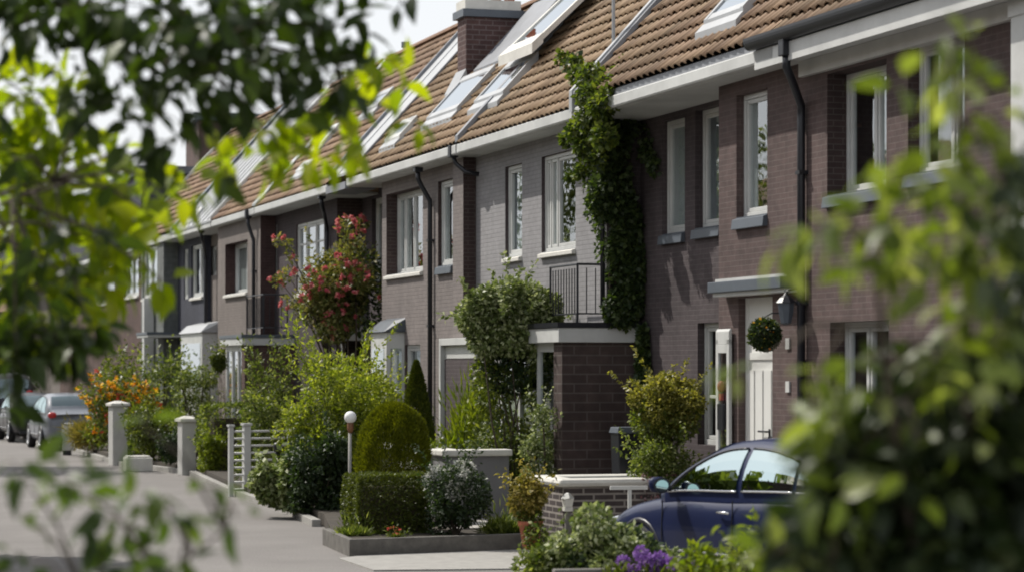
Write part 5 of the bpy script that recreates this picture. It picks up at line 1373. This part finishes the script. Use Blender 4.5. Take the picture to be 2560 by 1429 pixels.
pxbush('flower_bed', 'tall orange and yellow flowers massed behind the white pillar', 'flower', 200, 400, 945, 1080, 59.0, 3600, .10, 'bush_mid', depth=.7, k=22, extra=fl)
pxbush('leafy_shrub', 'green bush behind the orange flowers', 'shrub', 250, 420, 880, 1000, 62.0, 3600, .10, 'bush_mid', depth=.7, k=18)
pxbush('leafy_shrub', 'grey green bush before the narrow green fronted house', 'shrub', 330, 480, 870, 970, 60.0, 3000, .10, 'ref_leaf', depth=.5, k=16)
# roadside white bollard
t = thing('bollard', 'white bollard with a black foot at the kerb behind the white hatchback', 'bollard', WG(172, 63.0))
hq = W(172, 1056, 63).z
mb = MB(); mb.box(-.16, .16, -.1, .1, .12, hq-.06); mb.box(-.13, .13, -.08, .08, hq-.06, hq); mb.build('post', M['white'], t, bevel=.02)
mb = MB(); mb.box(-.14, .06, -.08, .08, 0, .12); mb.build('foot', M['black'], t)
t = thing('garden_table', 'white garden table standing among the orange flowers', 'table', WG(362, 61.0, .17), ROT)
hq = W(362, 957, 61).z-.17
mb = MB(); mb.box(-.28, .28, -.3, .3, hq-.09, hq); mb.build('tabletop', M['white'], t, bevel=.01)
for a in (-.22, .22):
    for b in (-.24, .24): mb = MB(); mb.tube([(a, b, 0), (a, b, hq-.09)], .025, 6); mb.build('leg', M['white'], t)
# variegated shrub and flowers in front of the car
t = pxbush('variegated_shrub', 'big cream edged variegated shrub in front of the navy car bonnet', 'shrub', 1380, 1698, 1256, 1470, 21.6, 13000, .055, 'pale', shoots=0, depth=.45, k=30, lr=(.2, .34), zb=0.0, aspect=.6)
p, d = lump_points(5000, [((0, .05, .40), (.46, .36, .42))], .6); leaves('foliage', p, d, .07, M['bush_dark'], t)
t = pxbush('variegated_shrub', 'smaller cream green shrub at the bottom edge, left of the big variegated one', 'shrub', 1305, 1435, 1345, 1480, 21.9, 3600, .06, 'ref_leaf', shoots=5, depth=.3, k=16, zb=0.0)
Yf = 20.8
t = thing('purple_flowers', 'clump of purple flowers at the bottom edge under the variegated shrub', 'flower', WG(1640, Yf))
lp = []
for px, py in ((1560, 1405), (1600, 1378), (1620, 1400), (1650, 1395), (1680, 1405), (1700, 1420), (1730, 1418), (1580, 1425), (1640, 1425), (1610, 1415)):
    q = W(px, py, Yf); lp.append(((q.x-t.location.x, rnd.uniform(-.1, .1), q.z), .05))
o = leaves('blossom', *lump_points(1100, lp, .4), .032, M['purple'], t, 'diamond', .9, 0, 1.0)
p, d = lump_points(1800, [(((k-3)*.11, 0, W(1640, 1450, Yf).z-.02), (.12, .15, .14)) for k in range(7)], .5); leaves('foliage', p, d, .07, M['bush_mid'], t, 'diamond', .35, -.5)
stems('stem', (0, 0, 0), [l[0] for l in lp], .008, M['stemgreen'], t)
t = thing('stone_trough', 'low grey stone trough under the purple flowers', 'trough', WG(1600, 21.0), R(10))
mb = MB(); zt_ = W(1450, 1418, 21.0).z; mb.box(-.75, .6, -.06, .06, 0, zt_); mb.build('side', M['oldstone'], t, bevel=.015)
pxbush('lime_shrub', 'soft yellow green shrub low in front of the car side', 'shrub', 1700, 1900, 1340, 1500, 18.5, 3600, .07, 'bush_lime', shoots=5, depth=.35, k=18, zb=0.0, shape='leaf')
pxbush('lime_shrub', 'blurred yellow green shrub at the bottom, against the dark foreground bush', 'shrub', 1840, 2010, 1290, 1500, 14.0, 2400, .065, 'bush_lime', shoots=6, depth=.3, k=16, zb=0.0, shape='leaf')

# ------------------------------------------------------------------ foreground foliage, close to the lens
def near_tree(name, label, cat, base, groups, limbs, mats, leaf=.10, seed=0, group=None, twigr=.006):
    t = thing(name, label, cat, base)
    B = Vector(base); limb_pts = []
    mb = MB()
    for path, r in limbs:
        pts = [Vector(p) for p in path]
        dense = []
        for a, b in zip(pts, pts[1:]):
            for k in range(6): dense.append(a.lerp(b, k/6))
        dense.append(pts[-1]); limb_pts += dense
        rs = [r*(1-.75*k/(len(dense)-1)) for k in range(len(dense))]
        mb.tube([p-B for p in dense], rs, 8)
    tw = mb; acc = {}
    for (cx, cy, rx, ry, n, Y, mk) in groups:
        q = W(cx, cy, Y); r = (rx/F*Y, max(.12, min(.5, (rx+ry)/2/F*Y)), ry/F*Y)
        p, d = lump_points(n, [((q.x, q.y, q.z), r)], .75)
        acc.setdefault(mk, []).append((p - np.array(B), d))
        s = min(limb_pts, key=lambda a: (a-q).length)
        m = s.lerp(q, .5) + Vector((0, 0, .06))
        tw.tube([s-B, m-B, q-B], [twigr*1.6, twigr*1.2, twigr*.6], 5)
        for j in range(min(6, 1+n//14)):
            e = Vector(p[rnd.randrange(n)]); tw.tube([q-B, q.lerp(e, .6)-B+Vector((0, 0, .015)), e-B], [twigr*.6, twigr*.5, twigr*.3], 4)
    tw.build('trunk', M['bark'], t, True)
    for mk, lst in acc.items():
        p = np.concatenate([a for a, _ in lst]); d = np.concatenate([b for _, b in lst])
        leaves('foliage', p, d, leaf, M[mk], t, 'leaf', .52, .5, .8, .7)
    return t
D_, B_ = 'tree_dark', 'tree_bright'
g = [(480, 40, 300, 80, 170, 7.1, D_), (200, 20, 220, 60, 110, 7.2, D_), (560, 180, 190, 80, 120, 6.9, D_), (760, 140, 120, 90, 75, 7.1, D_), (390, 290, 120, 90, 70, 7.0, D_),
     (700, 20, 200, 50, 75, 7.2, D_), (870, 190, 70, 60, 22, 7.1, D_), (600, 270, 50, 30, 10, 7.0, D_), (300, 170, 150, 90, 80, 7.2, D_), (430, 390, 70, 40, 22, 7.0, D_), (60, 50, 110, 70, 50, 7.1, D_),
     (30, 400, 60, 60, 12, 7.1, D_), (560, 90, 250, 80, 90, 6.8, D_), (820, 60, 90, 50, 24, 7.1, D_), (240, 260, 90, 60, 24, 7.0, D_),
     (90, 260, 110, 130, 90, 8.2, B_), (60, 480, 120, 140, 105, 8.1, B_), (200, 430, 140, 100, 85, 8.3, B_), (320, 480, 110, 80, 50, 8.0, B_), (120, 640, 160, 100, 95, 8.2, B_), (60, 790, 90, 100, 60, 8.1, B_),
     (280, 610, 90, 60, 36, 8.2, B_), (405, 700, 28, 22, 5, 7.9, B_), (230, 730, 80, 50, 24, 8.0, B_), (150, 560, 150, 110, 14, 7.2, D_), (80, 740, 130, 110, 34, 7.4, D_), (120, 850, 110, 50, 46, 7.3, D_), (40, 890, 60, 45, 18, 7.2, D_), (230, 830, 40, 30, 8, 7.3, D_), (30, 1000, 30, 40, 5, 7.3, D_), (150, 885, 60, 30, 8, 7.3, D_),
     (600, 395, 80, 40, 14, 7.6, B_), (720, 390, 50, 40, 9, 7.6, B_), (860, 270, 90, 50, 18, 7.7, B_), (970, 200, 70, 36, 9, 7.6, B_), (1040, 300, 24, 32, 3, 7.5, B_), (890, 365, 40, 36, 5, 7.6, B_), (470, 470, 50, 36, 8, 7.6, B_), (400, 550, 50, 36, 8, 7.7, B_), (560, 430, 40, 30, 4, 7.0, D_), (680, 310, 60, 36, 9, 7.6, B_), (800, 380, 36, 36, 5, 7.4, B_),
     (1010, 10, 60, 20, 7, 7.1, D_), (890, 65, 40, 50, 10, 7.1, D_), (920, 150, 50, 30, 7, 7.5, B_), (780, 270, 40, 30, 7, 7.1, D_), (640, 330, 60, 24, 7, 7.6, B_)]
# unseen canopy lumps above the picture, added to shade the dark leaves below
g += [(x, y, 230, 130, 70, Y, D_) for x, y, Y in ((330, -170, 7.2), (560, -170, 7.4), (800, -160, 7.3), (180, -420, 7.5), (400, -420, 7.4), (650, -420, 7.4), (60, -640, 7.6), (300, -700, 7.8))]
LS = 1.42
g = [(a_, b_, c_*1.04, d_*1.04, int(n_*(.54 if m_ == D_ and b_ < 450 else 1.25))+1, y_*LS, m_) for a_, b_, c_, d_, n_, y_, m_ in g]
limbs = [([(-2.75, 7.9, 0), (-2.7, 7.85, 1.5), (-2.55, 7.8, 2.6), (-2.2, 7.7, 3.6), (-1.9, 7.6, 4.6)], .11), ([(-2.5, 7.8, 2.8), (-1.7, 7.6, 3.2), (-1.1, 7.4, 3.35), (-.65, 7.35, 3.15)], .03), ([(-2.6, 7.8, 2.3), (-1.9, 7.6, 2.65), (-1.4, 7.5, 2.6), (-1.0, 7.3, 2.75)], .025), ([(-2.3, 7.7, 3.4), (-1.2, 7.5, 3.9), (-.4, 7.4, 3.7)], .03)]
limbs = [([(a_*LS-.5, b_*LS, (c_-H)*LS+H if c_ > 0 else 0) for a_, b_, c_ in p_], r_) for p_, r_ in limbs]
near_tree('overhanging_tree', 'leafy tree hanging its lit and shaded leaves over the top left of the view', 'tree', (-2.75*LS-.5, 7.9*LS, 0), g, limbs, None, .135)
g = [(170, 1210, 80, 50, 11, 7.0, 'sprig'), (50, 1180, 50, 50, 7, 7.1, 'sprig'), (270, 1290, 110, 60, 16, 7.2, 'sprig'), (360, 1240, 55, 35, 6, 7.0, 'sprig'), (430, 1290, 35, 25, 4, 7.0, 'sprig'), (590, 1290, 45, 25, 3, 6.8, 'sprig'), (320, 1390, 140, 45, 16, 7.1, 'sprig'), (40, 1395, 50, 40, 7, 7.2, 'sprig'), (510, 1215, 70, 14, 3, 6.7, 'sprig'), (280, 1345, 40, 50, 6, 7.2, 'sprig'), (470, 1400, 60, 30, 5, 7.0, 'sprig'), (60, 1290, 40, 40, 4, 7.2, 'sprig'), (150, 1470, 300, 50, 40, 7.2, 'sprig'), (350, 1060, 50, 20, 2, 6.8, 'sprig')]
M['sprig'] = leafmat('shaded_sprig_leaf', (0.03, 0.05, 0.012), (0.05, 0.08, 0.016), (0.085, 0.115, 0.02), 0.4, (2.0, 2.2, .6), 0.4)
near_tree('young_shrub', 'young shrub whose blurred sprigs rise into the bottom left corner', 'shrub', (-1.35, 7.2, 0), g, [([(-1.35, 7.2, 0), (-1.3, 7.15, .8), (-1.2, 7.1, 1.5)], .02), ([(-1.3, 7.2, .3), (-1.1, 7.1, 1.1), (-1.0, 7.05, 1.6), (-.8, 6.9, 1.75)], .012)], None, .10, twigr=.004)
K_, L_2 = 'near_dark', 'near_lit'
M['near_dark'] = leafmat('near_shrub_shaded_leaf', (0.015, 0.025, 0.010), (0.027, 0.042, 0.013), (0.08, 0.10, 0.04), 0.2, None, 0.5)  # unlit mass of the bush, shade put into a darker leaf colour
M['near_lit'] = leafmat('near_shrub_lit_leaf', (0.075, 0.105, 0.018), (0.125, 0.16, 0.026), (0.30, 0.32, 0.15), 0.48, (1.9, 2.0, .6), 0.4)  # lit leaves of the same bush, light put into the colour
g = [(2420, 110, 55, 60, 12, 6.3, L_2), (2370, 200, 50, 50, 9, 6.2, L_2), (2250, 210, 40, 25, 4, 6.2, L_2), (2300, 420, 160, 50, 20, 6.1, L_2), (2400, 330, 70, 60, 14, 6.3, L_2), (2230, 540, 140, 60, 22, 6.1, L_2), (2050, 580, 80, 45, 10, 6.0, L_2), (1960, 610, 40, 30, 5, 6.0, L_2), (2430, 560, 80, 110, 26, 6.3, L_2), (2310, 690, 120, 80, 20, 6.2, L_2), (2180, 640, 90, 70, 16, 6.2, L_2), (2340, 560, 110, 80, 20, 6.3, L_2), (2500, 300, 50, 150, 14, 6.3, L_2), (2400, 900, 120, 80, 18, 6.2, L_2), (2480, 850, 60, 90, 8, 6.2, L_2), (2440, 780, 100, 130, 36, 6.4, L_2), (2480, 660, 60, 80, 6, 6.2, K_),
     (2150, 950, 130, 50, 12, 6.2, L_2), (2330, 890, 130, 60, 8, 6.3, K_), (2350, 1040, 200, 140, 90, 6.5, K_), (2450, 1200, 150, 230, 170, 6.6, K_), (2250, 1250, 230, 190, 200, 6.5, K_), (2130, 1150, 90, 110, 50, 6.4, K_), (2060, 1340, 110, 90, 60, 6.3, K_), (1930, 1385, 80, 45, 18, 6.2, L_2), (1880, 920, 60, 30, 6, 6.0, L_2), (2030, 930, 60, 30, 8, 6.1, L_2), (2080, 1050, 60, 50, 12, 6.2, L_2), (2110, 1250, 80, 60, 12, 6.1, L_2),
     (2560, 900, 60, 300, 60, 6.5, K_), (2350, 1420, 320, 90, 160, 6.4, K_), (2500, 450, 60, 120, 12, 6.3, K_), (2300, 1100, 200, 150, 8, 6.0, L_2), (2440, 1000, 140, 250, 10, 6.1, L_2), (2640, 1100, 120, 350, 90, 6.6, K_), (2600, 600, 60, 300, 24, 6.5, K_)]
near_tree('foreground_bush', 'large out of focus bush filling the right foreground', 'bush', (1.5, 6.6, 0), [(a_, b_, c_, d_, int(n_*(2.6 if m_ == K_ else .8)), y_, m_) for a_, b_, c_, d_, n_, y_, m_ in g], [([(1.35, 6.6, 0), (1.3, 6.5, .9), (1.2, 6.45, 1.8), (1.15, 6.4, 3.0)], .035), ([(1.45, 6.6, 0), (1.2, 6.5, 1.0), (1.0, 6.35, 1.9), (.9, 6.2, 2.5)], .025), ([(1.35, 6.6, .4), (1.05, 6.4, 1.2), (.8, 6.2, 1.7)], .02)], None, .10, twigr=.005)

# ------------------------------------------------------------------ what stands beyond, and across the street
def simple_house(name, label, x, y, rz, w, dp_, hgt, ridge, wallm, roofm, group=None):
    t = thing(name, label, 'house', (x, y, 0), rz, group)
    mb = MB(); mb.box(-w/2, w/2, -dp_/2, dp_/2, 0, hgt); mb.build('wall', M[wallm], t)
    mb = MB()
    if ridge > 0:
        mb.hexa([(-w/2-.2, -dp_/2-.3, hgt-.1), (w/2+.2, -dp_/2-.3, hgt-.1), (w/2+.2, dp_/2+.3, hgt-.1), (-w/2-.2, dp_/2+.3, hgt-.1), (-w/2-.2, -.05, hgt+ridge), (w/2+.2, -.05, hgt+ridge), (w/2+.2, .05, hgt+ridge), (-w/2-.2, .05, hgt+ridge)])
    else:
        mb.box(-w/2-.2, w/2+.2, -dp_/2-.2, dp_/2+.2, hgt+.002, hgt+.25)
    mb.build('roof', M[roofm], t)
    for k in range(3):
        xx = -w/2 + w*(k+.5)/3
        f = MB(); f.box(xx-.5, xx+.5, -dp_/2-.04, -dp_/2+.02, hgt*.62, hgt*.62+1.3); wn = f.build('window', M['white'], t)
        g_ = MB(); g_.box(xx-.42, xx+.42, -dp_/2-.05, -dp_/2-.042, hgt*.62+.08, hgt*.62+1.22); g_.build('pane', M['glass'], wn)
    return t
q = W(610, 286, 92); simple_house('brick_building', 'flat roofed dark red brick building seen above the far roofs', q.x, 95, R(12), 4.6, 6, q.z-.25, 0, 'brick_red', 'slate')
for i in range(6):
    x_, y_ = row(-18+12*i, 20.5)
    simple_house('opposite_house', ('brick house across the street, outside the left edge of the view'), x_, y_, ROT-R(180), 11.6, 8, 5.3, 3.2, 'brick_red', 'tile_dark', 'houses across the street')
q = W(40, 800, 120); simple_house('far_house', 'pale house at the far end of the street', q.x-2, 122, R(20), 12, 8, 5.0, 3.4, 'brick_tan', 'tile_red')
def street_tree(label, x, y, h, r, n=5200, mat='bush_mid', group='trees across the street'):
    t = thing('street_tree', label, 'tree', (x, y, 0), 0, group)
    lumps = ellipsoid_lumps((0, 0, h-r*1.05), (r, r, r*1.1), 26, (.22, .38)); lumps.append(((0, 0, h-r*1.05), r*.6))
    p, d = lump_points(n, lumps, .35); leaves('crown', p, d, .22, M[mat], t, 'diamond', .6, .3)
    mb = MB(); mb.tube([(0, 0, 0), (.05, 0, h*.35), (0, .05, h*.7)], [.16, .12, .06], 8)
    for l in lumps[:7]: mb.tube([(0, 0, h*.35), tuple(.5*c_ + (0, 0, h*.3)[i] for i, c_ in enumerate(l[0])), l[0]], [.07, .05, .02], 6)
    mb.build('trunk', M['bark'], t, True); return t
for i, (x, y, h, r) in enumerate(((-16.5, 40, 7.5, 2.6), (-21.5, 54, 8.5, 3.0), (-26, 67, 7.5, 2.8), (-31, 82, 9, 3.2), (-13.2, 30.5, 6.5, 2.0), (-12.0, 21, 7.0, 2.2), (-20, 46, 6.5, 2.4), (-18.5, 33, 8, 2.6), (-17, 24, 7.5, 2.4), (-12.5, 12, 7, 2.4), (-16.5, 57, 11, 3.2))):
    street_tree('street tree across the road, outside the left edge of the view', x, y, h, r)
street_tree('young street tree across the road casting the shadow on the near asphalt', -9.3, 29.6, 6.5, 1.9)
for i, (px, pt, Y, r) in enumerate(((60, 800, 100, 2.4), (180, 835, 108, 2.2), (-60, 760, 96, 3.0))):
    q = W(px, pt, Y); street_tree(('dark bushy tree at the far end of the street', 'low dark tree behind the parked cars', 'taller dark tree at the far left end of the street')[i], q.x, Y, q.z, r, 4200, 'bush_dark', 'trees at the end of the street')

# ------------------------------------------------------------------ sky, sun, camera
AZ, EL = 57.0, 50.0                       # sun azimuth left of the view axis, elevation
w = bpy.data.worlds.new('World'); bpy.context.scene.world = w; w.use_nodes = True
nt = w.node_tree; bg = nt.nodes['Background']; out = nt.nodes['World Output']
sk = N(nt, 'ShaderNodeTexSky', sky_type='NISHITA'); sk.sun_disc = False; sk.sun_elevation = R(EL); sk.sun_rotation = R(-AZ); sk.air_density = 1.2; sk.dust_density = 3.0
L(nt, sk.outputs[0], bg.inputs[0]); bg.inputs[1].default_value = 0.08
# thin bright cloud veil, strongest low in the sky
tc = N(nt, 'ShaderNodeTexCoord'); sx = N(nt, 'ShaderNodeSeparateXYZ'); L(nt, tc.outputs['Generated'], sx.inputs[0])
ns = N(nt, 'ShaderNodeTexNoise'); ns.inputs['Scale'].default_value = 2.2; ns.inputs['Detail'].default_value = 6; L(nt, tc.outputs['Generated'], ns.inputs['Vector'])
rz_ = ramp(nt, [(0.0, (.98,)*3), (0.22, (.90,)*3), (0.5, (.70,)*3), (0.9, (.55,)*3)], sx.outputs[2])
rn = ramp(nt, [(0.3, (.86,)*3), (0.7, (1.0,)*3)], ns.outputs[0])
mu = N(nt, 'ShaderNodeMath', operation='MULTIPLY'); L(nt, rz_.outputs[0], mu.inputs[0]); L(nt, rn.outputs[0], mu.inputs[1])
bg2 = N(nt, 'ShaderNodeBackground'); bg2.inputs[0].default_value = (0.95, 0.97, 1.0, 1); bg2.inputs[1].default_value = 0.82
mxs = N(nt, 'ShaderNodeMixShader'); L(nt, mu.outputs[0], mxs.inputs[0]); L(nt, bg.outputs[0], mxs.inputs[1]); L(nt, bg2.outputs[0], mxs.inputs[2]); L(nt, mxs.outputs[0], out.inputs[0])
sd = bpy.data.lights.new('sun', 'SUN'); sd.energy = 3.6; sd.angle = R(0.6); sd.color = (1.0, .955, .88)
so = bpy.data.objects.new('sun', sd); C.objects.link(so)
a, e = R(AZ), R(EL); S = Vector((-math.sin(a)*math.cos(e), math.cos(a)*math.cos(e), math.sin(e)))
so.rotation_euler = S.to_track_quat('Z', 'Y').to_euler(); so.location = (-20, 20, 30)
cd = bpy.data.cameras.new('camera'); cam = bpy.data.objects.new('camera', cd); C.objects.link(cam)
cam.location = (0, 0, H); cam.rotation_euler = (R(90), 0, 0)
cd.sensor_width = 36; cd.lens = 36*F/2560; cd.shift_y = (HY-714.5)/2560; cd.clip_end = 4000
cd.dof.use_dof = True; cd.dof.focus_distance = 32.0; cd.dof.aperture_fstop = (cd.lens/1000)/.043; cd.dof.aperture_blades = 0
sc = bpy.context.scene; sc.camera = cam
sc.view_settings.view_transform = 'Standard'; sc.view_settings.look = 'None'; sc.view_settings.exposure = 0.40; sc.view_settings.gamma = 1.0
sc.cycles.filter_width = 1.9
sc.cycles.max_bounces = 8; sc.cycles.transparent_max_bounces = 12
